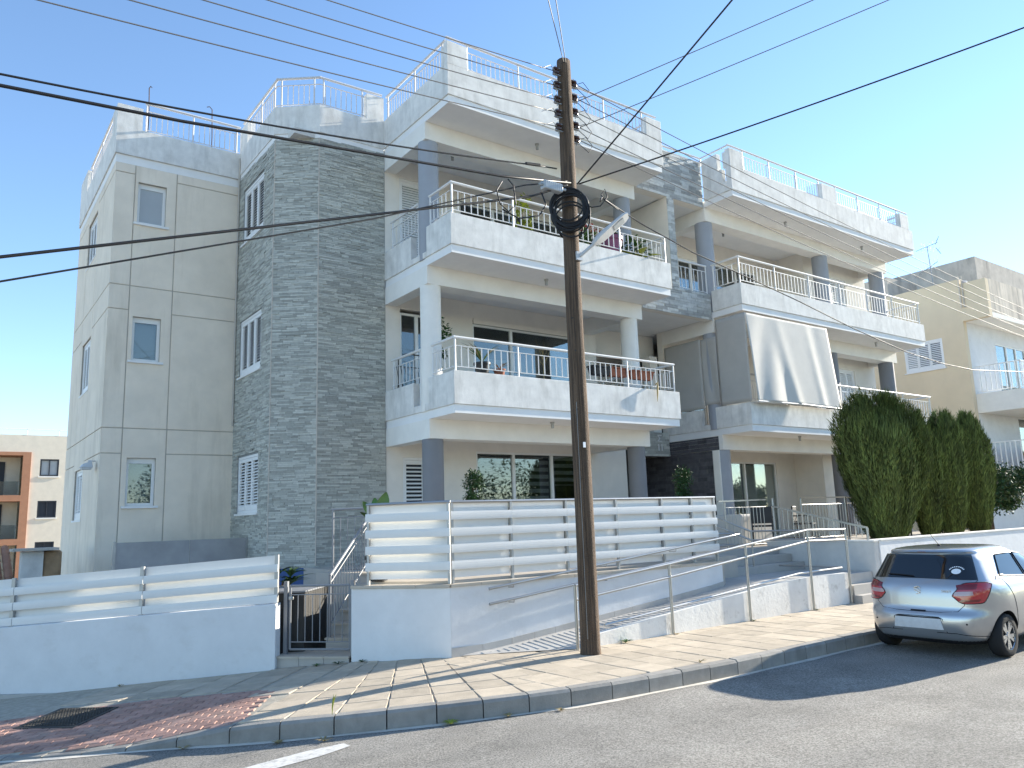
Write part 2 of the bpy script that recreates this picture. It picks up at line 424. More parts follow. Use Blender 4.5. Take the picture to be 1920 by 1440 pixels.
# drain cover in the driveway
dc = thing('drain_cover', 'dark cast iron drain cover set in the red brick crossing', 'drain cover')
b = MB(); c0 = Vector((1.40, 10.72)); ax = Vector((.58, -.815)).normalized(); ay = Vector((.815, .58)).normalized()
def P(u, v, dz): q = c0+ax*u+ay*v; return (q.x, q.y, pav(q.x, q.y, kd(q))+dz)
for (u0, u1, v0, v1, z0, z1) in ((-.44, .44, -.31, .31, -.02, .008),):
    b.hexa([P(u0, v0, z0), P(u1, v0, z0), P(u1, v1, z0), P(u0, v1, z0), P(u0, v0, z1), P(u1, v0, z1), P(u1, v1, z1), P(u0, v1, z1)])
b.build('frame', 'iron', dc)
b = MB()
for i in range(18):
    for j in range(13):
        u = -.36+i*.042; v = -.26+j*.043
        b.hexa([P(u+a, v+c, z) for z in (.008, .015) for a, c in ((0, 0), (.026, 0), (.026, .026), (0, .026))])
b.build('stud_grid', 'iron', dc, kind='stuff')
# road marking
pm = MB(); A0 = Vector((3.14, 6.95)); pd = Vector((-.97, -.02)).normalized(); pn = Vector((-pd.y, pd.x))
for i in range(10):
    for s_ in (-1, 1):
        q = A0+pd*(i*.32)+pn*(s_*(.135 if i else .07)); pm.v.append((q.x, q.y, gp(*q)-.165))
for i in range(9): pm.f.append((2*i, 2*i+1, 2*i+3, 2*i+2))
pm.build('road_marking', 'paint_white', kind='structure')

# ---------------------------------------------------------------- the apartment building
B = thing('apartment_building', 'three storey white apartment block with grey stone cladding and deep balconies', 'building')
LV = (3.85, 6.95, 10.05)
ZT = .93
def railing(parent, segs, top, bal0, bal1, posts=(), m='rail_white', gap=.152, stuff=False, tube=.028, postb=None):
    """segs: list of ((x0,y0),(x1,y1)); handrail at top, balusters between bal0 and bal1"""
    h = MB(); bars = []
    for (a, b) in segs:
        a = Vector((*a, 0)); b = Vector((*b, 0)); d = (b-a); n = max(1, round(d.length/(gap*.78 if stuff else gap))); t = d.normalized()
        h.tube([a+Vector((0, 0, top))-t*.02, b+Vector((0, 0, top))+t*.02], tube, 10)
        h.bar(a+Vector((0, 0, bal1)), b+Vector((0, 0, bal1)), .02, .014); h.bar(a+Vector((0, 0, bal0)), b+Vector((0, 0, bal0)), .02, .014)
        for i in range(1, n):
            q = a+d*(i/n)
            if any((Vector(pp)-q.xy).length < .04 for pp in posts): continue
            bars.append(q)
    pb = bal0-.07 if postb is None else postb
    for q in posts: h.cyl((q[0], q[1], pb), (q[0], q[1], top), .019, 8)
    r = h.build('railing', m, parent, smooth=False)
    autosmooth(r)
    hh = bal1-bal0
    if stuff:
        s = MB()
        for q in bars: s.box(q.x-.008, q.x+.008, q.y-.008, q.y+.008, bal0, bal1)
        s.build('balusters', m, r, kind='stuff')
    else:
        key = ('bal', round(hh, 3), m)
        if key not in CACHE: CACHE[key] = MB().box(-.008, .008, -.008, .008, 0, hh).mesh('baluster', m)
        for q in bars: link('baluster', CACHE[key], r, (q.x, q.y, bal0))
    return r
CACHE = {}
def louvre_window(parent, axis, plane, u0, u1, z0, z1, panels=3, face=-1, tilt_=(.0,), slat_gap=.062, name='window', openf=(.6, .6, .6), sill=True):
    """shuttered window on a wall; axis 'x': wall plane x=plane, u along y (face -1 looks to -x)"""
    def Bx(mb, ua, ub, da, db, za, zb):
        pa, pb = sorted((plane+face*da, plane+face*db))
        if axis == 'x': mb.box(pa, pb, ua, ub, za, zb)
        else: mb.box(ua, ub, pa, pb, za, zb)
    f = MB(); w = .055
    Bx(f, u0, u1, -.06, .012, z1-w, z1); Bx(f, u0, u1, -.06, .012, z0, z0+w); Bx(f, u0, u0+w, -.06, .012, z0+w, z1-w); Bx(f, u1-w, u1, -.06, .012, z0+w, z1-w)
    win = f.build(name, 'shutter', parent)
    bk = MB(); Bx(bk, u0+w, u1-w, -.075, -.065, z0+w, z1-w); bk.build('pane', 'shutter_dark', win)
    pw = (u1-u0-2*w)/panels
    for k in range(panels):
        a = u0+w+k*pw; b_ = a+pw; s = .045; q = MB()
        Bx(q, a+.004, a+s, -.045, .004, z0+w+.004, z1-w-.004); Bx(q, b_-s, b_-.004, -.045, .004, z0+w+.004, z1-w-.004)
        Bx(q, a+s, b_-s, -.045, .004, z1-w-s*1.6, z1-w-.004); Bx(q, a+s, b_-s, -.045, .004, z0+w+.004, z0+w+s*2.2)
        leaf = q.build('shutter_leaf', 'shutter', win)
    lv = MB()
    for k in range(panels):
        a = u0+w+k*pw+.045; b_ = u0+w+(k+1)*pw-.045; z = z0+w+.11
        op = openf[k % len(openf)]
        while z < z1-w-.08:
            hz = .024+.02*(1-op); dz = .012*op
            # slanted slat: outer edge low
            for (d0, d1, za, zb) in ((-.036, .0, z, z),):
                pts = []
                for d, zz in ((-.038, z+hz), (.0, z-hz*.35), (.0, z-hz*.35-.007), (-.038, z+hz-.007)):
                    pts.append((plane+face*d, zz))
                if axis == 'x': P8 = [(x_, ua, zz) for ua in (a, b_) for (x_, zz) in pts]
                else: P8 = [(ua, x_, zz) for ua in (a, b_) for (x_, zz) in pts]
                n = len(lv.v); lv.v += P8
                lv.f += [(n, n+1, n+2, n+3), (n+7, n+6, n+5, n+4)] + [(n+i, n+4+i, n+4+(i+1) % 4, n+(i+1) % 4) for i in range(4)]
            z += slat_gap
    lv.build('louvres', 'shutter', win, kind='stuff')
    if sill:
        q = MB(); Bx(q, u0-.06, u1+.06, -.04, .07, z0-.045, z0-.004); q.build('sill', 'slab_edge', win)
    return win
def glazed(parent, plane, x0, x1, z0, z1, splits, name='sliding_door', behind='interior', gm='glass_dark', fr=.05, roll=.0, blind=None, depth=.9):
    """aluminium glazed door on a wall facing -Y; splits: fractions of mullions"""
    f = MB(); y0, y1 = plane+.03, plane+.10
    f.box(x0, x1, y0, y1, z1-fr, z1); f.box(x0, x1, y0, y1, z0, z0+fr); f.box(x0, x0+fr, y0, y1, z0+fr, z1-fr); f.box(x1-fr, x1, y0, y1, z0+fr, z1-fr)
    cuts = [0]+list(splits)+[1]
    for s in splits: c = x0+(x1-x0)*s; f.box(c-fr*.7, c+fr*.7, y0-.01, y1-.005, z0+fr, z1-fr)
    d = f.build(name, 'white_metal', parent)
    for i in range(len(cuts)-1):
        a = x0+(x1-x0)*cuts[i]+fr*.9; b_ = x0+(x1-x0)*cuts[i+1]-fr*.9
        MB().box(a, b_, plane+.06, plane+.068, z0+fr, z1-fr).build('pane', gm if isinstance(gm, str) else gm[i], d)
        if blind and blind[i]:
            mname, za, zb, stripe = blind[i]; q = MB()
            if stripe:
                z = zb
                while z > za: q.box(a, b_, plane+.13, plane+.135, max(za, z-stripe*.55), z); z -= stripe
            else: q.box(a, b_, plane+.13, plane+.135, za, zb)
            q.build('blind', mname, d)
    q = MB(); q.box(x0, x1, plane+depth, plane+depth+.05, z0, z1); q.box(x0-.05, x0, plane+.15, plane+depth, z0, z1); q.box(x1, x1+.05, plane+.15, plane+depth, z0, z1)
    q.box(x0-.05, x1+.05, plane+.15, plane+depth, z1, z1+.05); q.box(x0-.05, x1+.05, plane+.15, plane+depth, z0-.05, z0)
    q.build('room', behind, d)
    return d
def stone_face(mb, a, b, z0, z1, holes=(), hmin=.026, hmax=.046, lmin=.10, lmax=.36, dep=.016):
    """split-face strips on the vertical plane a->b (2D), outward normal to the right of a->b"""
    a = Vector(a); b = Vector(b); d = b-a; Lh = d.length; t = d/Lh; n = Vector((t.y, -t.x)); z = z0
    while z < z1-.008:
        h = random.uniform(hmin, hmax); h = min(h, z1-z)
        u = -random.uniform(0, .2)
        while u < Lh:
            l = random.uniform(lmin, lmax); ua, ub = max(0, u), min(Lh, u+l)
            if ub-ua > .01:
                pieces = [(ua, ub)]
                for (h0, h1, hz0, hz1) in holes:
                    if z+h > hz0 and z < hz1:
                        nw = []
                        for (p, q) in pieces:
                            if q <= h0 or p >= h1: nw.append((p, q)); continue
                            if p < h0: nw.append((p, h0))
                            if q > h1: nw.append((h1, q))
                        pieces = nw
                for (p, q) in pieces:
                    if q-p < .01: continue
                    o = dep*random.uniform(.25, 1.0)+(.006 if random.random() < .15 else 0); tl = random.uniform(-.004, .004); g_ = .002
                    A0 = a+t*(p+g_); A1 = a+t*(q-g_)
                    k = len(mb.v)
                    for (pt, oo) in ((A0, o+tl), (A1, o-tl)):
                        e = pt+n*oo; i_ = pt-n*.004
                        mb.v += [(i_.x, i_.y, z+g_), (e.x, e.y, z+g_), (e.x, e.y, z+h-g_), (i_.x, i_.y, z+h-g_)]
                    mb.f += [(k+1, k+5, k+6, k+2), (k, k+1, k+2, k+3), (k+5, k+4, k+7, k+6), (k+2, k+6, k+7, k+3), (k, k+4, k+5, k+1)]
            u += l
        z += h

# ---- block A (beige panels)
AX0, AX1, AY0, AY1 = 2.66, 5.36, 18.0, 23.3
awin = [(3.13, 3.72, 8.42, 9.37), (3.15, 3.72, 5.33, 6.30), (3.17, 3.74, 2.25, 3.25)]
swin = [(20.25, 21.62, 8.28, 9.42), (20.2, 21.5, 5.02, 6.28), (20.2, 21.5, 2.03, 3.19)]
c = MB(); c.wallgrid('y', AY0+.02, AY0+.2, AX0+.2, AX1, -.5, 9.75, [(h[0]-.0, h[1]+.0, h[2], h[3]) for h in awin])
c.wallgrid('x', AX0+.02, AX0+.2, AY0+.02, AY1, -1, 9.75, swin)
c.box(AX0+.2, AX1, AY1-.2, AY1, -1, 9.75); c.box(AX0+.6, AX1, AY0+.55, AY1-.2, -1, 9.75)
c.build('core_wall', 'joint_grey', B)
rows_side = [-.5, 3.34, 3.87, 6.43, 6.97, 9.53, 9.75]; rows_mid = [-.5, 3.87, 6.97, 9.75]; jg = .011
def panel(axis, u0, u1, z0, z1, holes):
    p = MB(); hs = [h for h in holes if h[0] < u1 and h[1] > u0 and h[2] < z1 and h[3] > z0]
    if axis == 'y': p.wallgrid('y', AY0, AY0+.03, u0+jg, u1-jg, z0+jg, z1-jg, hs)
    else: p.wallgrid('x', AX0, AX0+.03, u0+jg, u1-jg, z0+jg, z1-jg, hs)
    p.build('wall_panel', 'render_beige', B)
for (u0, u1, rows) in ((AX0-jg, 3.06, rows_side), (3.06, 3.93, rows_mid), (3.93, AX1+.02, rows_side)):
    for i in range(len(rows)-1): panel('y', u0, u1, rows[i], rows[i+1], awin)
for (u0, u1, rows) in ((AY0+.03-jg, 20.12, rows_side), (20.12, 21.72, rows_mid), (21.72, AY1+jg, rows_side)):
    for i in range(len(rows)-1): panel('x', u0, u1, rows[i], rows[i+1], swin)
for (x0, x1, z0, z1), gm in zip(awin, ('frosted', 'glass', 'glass')):
    f = MB(); y0, y1 = AY0+.09, AY0+.15; fr = .06
    f.box(x0, x1, y0, y1, z1-fr-.05, z1); f.box(x0, x1, y0, y1, z0, z0+fr); f.box(x0, x0+fr, y0, y1, z0+fr, z1-fr-.05); f.box(x1-fr, x1, y0, y1, z0+fr, z1-fr-.05)
    w = f.build('window', 'white_metal', B)
    MB().box(x0+fr, x1-fr, y0+.02, y0+.03, z0+fr, z1-fr-.05).build('pane', gm, w)
    MB().box(x0+fr, x1-fr, y0+.12, y0+.13, z0+fr, z1-fr-.05).build('blind', 'frosted', w)
    MB().box(x0-.07, x1+.07, AY0-.05, AY0+.09, z0-.05, z0-.003).build('sill', 'slab_edge', w)
for (y0, y1, z0, z1) in swin:
    louvre_window(B, 'x', AX0+.06, y0, y1, z0, z1, 3)
# wall lamp on the left side
wl = MB(); wl.cyl((2.64, 18.35, 3.20), (2.50, 18.35, 3.20), .012, 8); wl.box(2.38, 2.56, 18.24, 18.46, 3.02, 3.06); wl.hexa([(2.36, 18.22, 3.06), (2.58, 18.22, 3.06), (2.58, 18.48, 3.06), (2.36, 18.48, 3.06), (2.40, 18.26, 3.13), (2.56, 18.26, 3.2), (2.56, 18.44, 3.2), (2.40, 18.44, 3.13)])
wl.build('wall_lamp', 'lamp_grey', B)
# parapet of block A
p = MB(); p.box(2.66, AX1, 18.02, 18.17, 9.75, 9.945); p.box(2.66, 2.81, 18.17, 23.3, 9.75, 9.945); p.build('parapet_band', 'slab_edge', B)
p = MB(); p.box(2.63, AX1, 17.97, 18.14, 9.948, 10.59); p.box(2.63, 3.15, 17.97, 18.14, 10.59, 11.11)
p.box(2.63, 2.80, 18.14, 23.34, 9.948, 10.59); p.box(2.63, 2.80, 18.14, 18.55, 10.59, 11.11); p.box(2.63, 2.80, 22.2, 23.34, 10.59, 11.2)
p.build('parapet', 'parapet', B)
railing(B, [((3.22, 18.05), (5.32, 18.05))], 11.3, 10.66, 11.12, [(3.24, 18.05), (4.25, 18.05), (5.25, 18.05)], 'rail_roof', stuff=True)
railing(B, [((2.72, 18.5), (2.72, 22.3))], 11.3, 10.66, 11.12, [(2.72, 19.0), (2.72, 20.5), (2.72, 22.1)], 'rail_roof', stuff=True)
# rods sticking up from the roof
for rx, ry, zt, bend in ((3.27, 18.1, 11.72, .03), (4.72, 18.3, 11.72, -.06)):
    MB().tube([(rx, ry, 10.0), (rx+.02, ry, 11.0), (rx, ry, zt), (rx+bend, ry, zt+.06), (rx+bend*2, ry, zt+.03)], .011, 6).build('steel_rod', 'rust', B)

# ---- stone tower
TX, TY = 5.35, 14.93
C1 = (5.34, 15.56); C2 = (6.09, 14.96)
twin = [(16.25, 17.66, 8.19, 9.50), (16.25, 17.70, 5.06, 6.35), (16.25, 17.64, 2.03, 3.25)]
c = MB(); c.wallgrid('x', TX+.012, TX+.25, 15.56, 18.05, -.4, 9.9, twin)
c.prism([(C1[0]+.012, C1[1]), (C2[0], C2[1]+.012), (7.62, TY+.012), (7.62, 15.6), (C1[0]+.25, 15.6)], -.4, 9.9)
c.prism([(5.7, 15.62), (7.6, 15.62), (7.6, 18), (5.7, 18)], -.4, 9.9)
c.build('tower_wall', 'grout', B)
s = MB()
holes = [(18.05-h[1], 18.05-h[0], h[2], h[3]) for h in twin]
stone_face(s, (TX, 18.03), (TX, 15.57), .915, 9.93, holes); stone_face(s, C1, C2, .915, 9.93); stone_face(s, C2, (7.60, TY), .915, 9.93)
s.build('stone_cladding', 'stone', B, kind='stuff')
trim = MB(); trim.cyl((C1[0]-.004, C1[1]-.006, .95), (C1[0]-.004, C1[1]-.006, 9.9), .014, 6); trim.cyl((C2[0]-.006, C2[1]-.008, .95), (C2[0]-.006, C2[1]-.008, 9.9), .014, 6)
trim.build('corner_trim', 'joint_grey', B)
bw = MB(); bw.box(TX-.01, TX+.01, 15.56, 18, -.4, .912); bw.prism([(C1[0]-.012, C1[1]-.005), (C2[0]-.008, C2[1]-.014), (C2[0], C2[1]+.01), (C1[0]+.01, C1[1])], -.4, .912); bw.box(C2[0], 7.6, TY-.012, TY+.01, -.4, .912)
bw.build('base_wall', 'blue_wall', B)
for (y0, y1, z0, z1), of in zip(twin, ((.05, .05, .7), (.75, .75, .75), (.95, .95, .95))):
    louvre_window(B, 'x', TX+.03, y0, y1, z0, z1, 3, openf=of)
# tower parapet
def offs(d): return [(TX-d, 18.0), (TX-d, C1[1]-d*.4), (C2[0]-d*.4, TY-d+.02), (7.60, TY-d+.02)]
def strip(mb, o, i, z0, z1):
    for k in range(3):
        q = [o[k], o[k+1], i[k+1], i[k]]; mb.prism(q, z0, z1)
p = MB(); strip(p, offs(.03), offs(-.14), 10.03, 10.66); p.box(6.98+.2, 7.6, TY-.01, TY+.17, 10.66, 11.27); p.box(TX-.03, TX+.14, 17.45, 18.0, 10.66, 11.2); p.build('parapet', 'parapet', B)
p = MB(); strip(p, offs(.012), offs(-.14), 9.90, 10.028); p.build('parapet_band', 'slab_edge', B)
railing(B, [((TX+.03, 17.9), (TX+.03, 15.6)), ((TX+.03, 15.6), (6.12, 15.02)), ((6.12, 15.02), (7.56, 14.98))], 11.36, 10.74, 11.2, [(TX+.03, 16.6), (TX+.03, 15.75), (5.45, 15.53), (6.02, 15.1), (6.2, 15.02), (7.1, 14.99)], 'rail_roof', stuff=True)
# rain pipe between block A and the tower
MB().tube([(5.30, 17.93, 10.45), (5.30, 17.90, 10.2), (5.31, 17.95, 10.0), (5.31, 17.96, 4.0)], .02, 8).build('rain_pipe', 'joint_grey', B)

# ---- wings with balconies
def wing(x0, x1, yf, yb, cols, ph, left_len, notch, piers, posts, roof_posts, colm, wname):
    for li, Lz in enumerate(LV):
        roof = li == 2
        lx = left_len[li]
        s = MB(); s.box(x0+.03, x1-.03, yf+.03, yb+1.2, Lz-.165, Lz-.002); s.build('floor_slab', 'slab_edge', B)
        p = MB(); pt = Lz+ (.66 if roof else ph)
        p.box(x0, x1, yf, yf+.15, Lz, pt)
        nt_ = notch[li]
        if nt_ and lx > nt_[0]:
            p.box(x0, x0+.15, yf+.15, nt_[0], Lz, pt); p.box(x0, x0+.15, nt_[1], lx, Lz, pt); p.box(x0, x0+.15, nt_[0], nt_[1], Lz, Lz+nt_[2])
        else: p.box(x0, x0+.15, yf+.15, lx, Lz, pt)
        p.box(x1-.15, x1, yf+.15, 14.0, Lz, pt)
        if roof:
            for (a, b_) in piers: p.box(a, b_, yf, yf+.15, pt, Lz+1.16)
            p.box(x0, x0+.15, yf+.15, yf+.24, pt, Lz+1.1)
        p.build('parapet', 'parapet', B, bevel=.008)
        bm = MB(); zb = Lz-.545 
        bm.box(x0+.012, x1-.09, 13.1, 13.5, zb, Lz-.167); bm.box(x0+.012, x0+.30, 13.5, yb, zb, Lz-.167); bm.box(x1-.38, x1-.09, 13.5, yb, zb, Lz-.167)
        bm.build('beam', 'plaster_soft' if False else 'plaster', B)
        for ci, (cx, cy, r) in enumerate(cols):
            z0 = (ZT, LV[0]-.01, LV[1]-.01)[li]
            autosmooth(MB().cyl((cx, cy, z0), (cx, cy, zb), r, 28).build('column', colm(li, ci), B))
        if not roof:
            a = [((x0+.07, yf+.07), (x1-.07, yf+.07))]
            ps = [(q, yf+.07) for q in posts]
            railing(B, a, Lz+1.28, Lz+ph+.09, Lz+1.12, ps, postb=Lz+ph-.01)
        else:
            edges = [x0]+[v for pr in piers for v in pr]+[x1]
            for i in range(1, len(edges)-1, 1):
                pass
            for i in range(len(piers)-1):
                railing(B, [((piers[i][1]+.04, yf+.07), (piers[i+1][0]-.04, yf+.07))], Lz+1.27, pt+.06, Lz+1.10, [(q, yf+.07) for q in roof_posts if piers[i][1] < q < piers[i+1][0]], 'rail_roof', stuff=True, postb=pt-.01)
            MB().tube([(x0+.02, yf+.07, Lz+1.27), (x1-.1, yf+.07, Lz+1.27)], .026, 8).build('handrail', 'rail_roof', B)
WX0, WX1, YF, YB = 7.60, 13.72, 12.16, 14.95
wing(WX0, WX1, YF, YB, [(7.80, 13.31, .21), (13.36, 13.31, .21)], .63, (14.95, 14.95, 14.95), ((13.1, 13.70, .14), (13.1, 13.74, .12), None), [(7.6, 8.08), (13.2, 13.72)],
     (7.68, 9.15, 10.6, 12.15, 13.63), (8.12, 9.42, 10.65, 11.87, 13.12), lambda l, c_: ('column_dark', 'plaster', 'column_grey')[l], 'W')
for li, Lz in enumerate(LV[:2]):
    railing(B, [((7.67, 12.27), (7.67, 13.05))], Lz+1.28, Lz+.72, Lz+1.12, [(7.67, 13.03)], postb=Lz+.62)
    railing(B, [((7.67, 13.5), (7.67, 14.72))], Lz+1.28, Lz+.72, Lz+1.12, [(7.67, 13.52), (7.67, 14.65)], postb=Lz+.15)
    railing(B, [((13.63, 12.3), (13.63, 14.7))], Lz+1.28, Lz+.72, Lz+1.12, [(13.63, 14.6)], postb=Lz+.6, stuff=True)
railing(B, [((7.67, 12.35), (7.67, 14.9))], 11.32, 10.78, 11.16, [(7.67, 12.45), (7.67, 13.6), (7.67, 14.85)], 'rail_roof', stuff=True)
railing(B, [((13.6, 12.4), (13.6, 14.4))], 11.32, 10.78, 11.16, [(13.6, 12.5), (13.6, 14.3)], 'rail_roof', stuff=True)
# W back wall with its openings
gdo = [(8.02, 8.62, ZT, 3.10), (9.90, 13.30, ZT, 3.27)]
fdo = [(7.98, 9.0, LV[0]+.0, 6.38), (9.89, 12.94, LV[0], 6.36)]
sdo = [(7.99, 8.75, LV[1], 9.46), (9.6, 12.9, LV[1], 9.30)]
w = MB(); w.wallgrid('y', YB, YB+.2, 7.6, 14.62, ZT-.4, 3.68, gdo); w.wallgrid('y', YB, YB+.2, 7.6, 13.75, 3.86, 6.78, fdo); w.wallgrid('y', YB, YB+.2, 7.6, 14.8, 6.96, 9.88, sdo)
w.build('back_wall', 'plaster_soft', B)
Wd = louvre_window(B, 'y', YB+.05, 8.02, 8.62, ZT, 3.10, 1, name='shutter_door', openf=(.95,), sill=False, slat_gap=.085)
louvre_window(B, 'y', YB+.05, 7.99, 8.75, LV[1], 9.46, 1, name='shutter_door', openf=(.0,), sill=False, slat_gap=.058)
glazed(B, YB, 9.90, 13.30, ZT, 3.27, (.315, .655), blind=(('blind_fabric', ZT, 3.1, .17), ('blind_fabric', ZT, 3.1, .17), ('blind_fabric', 2.5, 3.2, .17)))
glazed(B, YB, 7.98, 9.0, LV[0], 6.30, (.42,), name='balcony_door')
glazed(B, YB, 9.89, 12.94, LV[0], 6.27, (.37,), gm=('glass_dark', 'glass_dark'), blind=(('blind_fabric', LV[0], 5.5, 0), None), depth=1.6)
glazed(B, YB, 9.6, 12.9, LV[1], 9.25, (.3, .62), blind=(None, ('canvas_dark', LV[1], 9.2, 0), ('canvas_dark', LV[1], 9.2, 0)))
for li in (0, 1): # roller boxes above the doors
    z = (6.27, 9.25)[li]; MB().box(9.62 if li else 9.9, 12.9, YB-.03, YB-.002, z, z+.13).build('shutter_box', 'plaster_soft', B)
# soffit spot lights
def spot(x, y, z):
    q = MB(); q.cyl((x, y, z), (x, y, z-.03), .045, 10); q.cyl((x, y, z-.03), (x, y, z-.13), .032, 10); autosmooth(q.build('ceiling_light', 'galv', B))
for x, y, z in ((10.2, 12.65, 9.885), (10.3, 12.65, 6.785), (10.3, 12.65, 3.685), (8.9, 14.1, 9.885), (8.9, 14.1, 6.785), (19.2, 12.6, 9.885), (23.2, 12.6, 9.885), (19.2, 12.6, 6.785), (23.4, 12.6, 6.785), (18.9, 12.6, 3.685), (18.3, 14.1, 9.885)): spot(x, y, z)

RX0, RX1 = 16.27, 25.62
wing(RX0, RX1, 12.13, YB, [(16.48, 13.34, .235), (21.92, 13.32, .235), (25.2, 13.32, .235)], .56, (14.95, 13.08, 13.08), ((13.28, 13.72, .13), None, (12.30, 12.42, .28)), [(16.27, 16.81), (20.49, 21.24), (24.92, 25.45)],
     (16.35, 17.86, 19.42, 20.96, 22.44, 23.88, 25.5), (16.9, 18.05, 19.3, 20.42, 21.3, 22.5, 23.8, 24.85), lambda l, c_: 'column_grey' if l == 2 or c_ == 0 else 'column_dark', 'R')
railing(B, [((16.34, 12.25), (16.34, 13.05))], LV[1]+1.28, LV[1]+.65, LV[1]+1.12, [(16.34, 13.02)], postb=LV[1]+.5)
for zz in (LV[0], LV[1]): railing(B, [((25.53, 12.3), (25.53, 13.9))], zz+1.28, zz+.65, zz+1.12, [(25.53, 13.8)], postb=zz+.5, stuff=True)
railing(B, [((25.5, 12.4), (25.5, 13.9))], 11.32, 10.78, 11.16, [(25.5, 13.8)], 'rail_roof', stuff=True)
MB().tube([(16.33, 12.2, 11.32), (16.33, 13.15, 11.32), (13.75, 13.2, 11.32)], .026, 8).build('handrail', 'rail_roof', B)
MB().cyl((16.33, 13.15, 11.1), (16.33, 13.15, 11.32), .02, 8).build('rail_post', 'rail_roof', B)
p = MB(); p.box(RX0, RX0+.15, 12.55, 13.08, 10.71, 11.2); p.build('parapet', 'parapet', B)
# back walls of the right wing
rg = [(18.75, 21.05, ZT, 3.18)]; rf = [(16.9, 18.0, LV[0], 6.2)]; rs = [(17.2, 18.35, LV[1], 9.2), (18.85, 20.9, LV[1], 9.25)]
w = MB(); w.wallgrid('y', YB, YB+.2, 16.3, 22.2, ZT-.4, 3.68, rg); w.wallgrid('y', YB, YB+.2, 16.3, 22.2, 3.86, 6.78, rf); w.wallgrid('y', YB, YB+.2, 15.0, 22.2, 6.96, 9.88, rs)
hl = [(23.35, 24.35, ZT, 3.2)]
for (za, zb) in ((ZT-.4, 3.68), (3.86, 6.78), (6.96, 9.88)):
    w.box(22.0, 22.2, 13.95, YB-.002, za, zb)
    w.wallgrid('y', 13.95, 14.15, 22.2, 25.6, za, zb, [(23.45, 24.35, max(za, za+.01 if za < 2 else za), za+2.33)] if za > 2 else [])
    w.box(25.4, 25.6, 14.15, 23, za, zb)
w.build('back_wall', 'plaster_soft', B)
for Lz in LV[:2]: louvre_window(B, 'y', 14.0, 23.45, 24.35, Lz+.02, Lz+2.34, 2, name='shutter_door', openf=(.0,), sill=False, slat_gap=.058)
glazed(B, YB, 18.75, 21.05, ZT, 3.18, (.34,), gm='glass', blind=(('blind_fabric', ZT, 3.1, 0), ('blind_fabric', ZT, 3.1, 0)))
glazed(B, YB, 16.9, 18.0, LV[0], 6.2, (.5,), name='balcony_door')
glazed(B, YB, 17.2, 18.35, LV[1], 9.2, (.5,), name='balcony_door'); glazed(B, YB, 18.85, 20.9, LV[1], 9.25, (.5,), blind=(('canvas_dark', LV[1], 9.2, 0), ('canvas_dark', LV[1], 9.2, 0)))
# wall of the right wing towards the entrance: white pier, dark tiles
w = MB(); w.box(RX0+.02, RX0+.25, 13.72, 16.3, ZT-.4, 3.30); w.box(RX0+.02, RX0+.25, 13.56, 13.72, ZT-.4, 3.30); w.build('entrance_wall', 'dark_grout', B)
w = MB(); w.box(RX0-.03, RX0+.24, 13.22, 13.42, ZT-.4, 3.299); w.build('entrance_pier', 'plaster', B)
s = MB(); stone_face(s, (RX0+.02, 16.3), (RX0+.02, 13.42), ZT, 3.30, hmin=.098, hmax=.102, lmin=.28, lmax=.32, dep=.006); stone_face(s, (RX0+.008, 15.0), (RX0+.008, 13.22), 3.306, 3.66, hmin=.098, hmax=.102, lmin=.28, lmax=.32, dep=.006)
s.build('dark_tile_cladding', 'dark_tile', B, kind='stuff')
w = MB(); w.box(13.6, 16.5, 16.3, 16.5, ZT-.4, 3.9); w.box(14.6, 14.8, 15.16, 16.3, ZT-.4, 3.68); w.build('lobby_wall', 'dark_grout', B)
# stone bridge between the wings
w = MB(); w.box(13.73, 16.26, 13.112, 13.35, 9.86, 11.12); w.box(14.81, 15.07, 13.112, 15.2, 7.44, 9.86); w.box(13.64, 16.26, 13.112, 13.35, 6.73, 7.43)
w.build('bridge_wall', 'plaster_soft', B)
s = MB(); kw = dict(hmin=.06, hmax=.085, lmin=.22, lmax=.5, dep=.016)
stone_face(s, (13.74, 13.11), (16.25, 13.11), 9.86, 11.17, **kw); stone_face(s, (14.81, 13.11), (15.07, 13.11), 7.44, 9.86, **kw); stone_face(s, (13.66, 13.11), (16.25, 13.11), 6.72, 7.43, **kw)
s.build('stone_cladding', 'stone_light', B, kind='stuff')
for b6 in ((13.73, 16.28, 13.36, 17, 6.79, 6.94), (13.73, 16.28, 13.36, 15.0, 9.89, 10.04), (13.73, 16.28, 14.95, 17, 3.69, 3.84)): box_part('corridor_slab', 'slab_edge', B, *b6)
f = MB(); f.box(13.75, 16.5, 15.5, 15.8, 6.1, 6.78); f.box(13.75, 16.5, 16.8, 17, 3.85, 6.78); f.box(13.5, 13.72, 15.0, 15.3, 3.85, 6.78); f.box(15.9, 16.2, 15.1, 15.4, 3.85, 6.1); f.build('corridor_wall', 'plaster', B)
railing(B, [((15.12, 13.2), (16.25, 13.2))], LV[1]+1.28, LV[1]+.55, LV[1]+1.12, [(15.14, 13.2), (16.25, 13.2)], postb=LV[1]+.45)
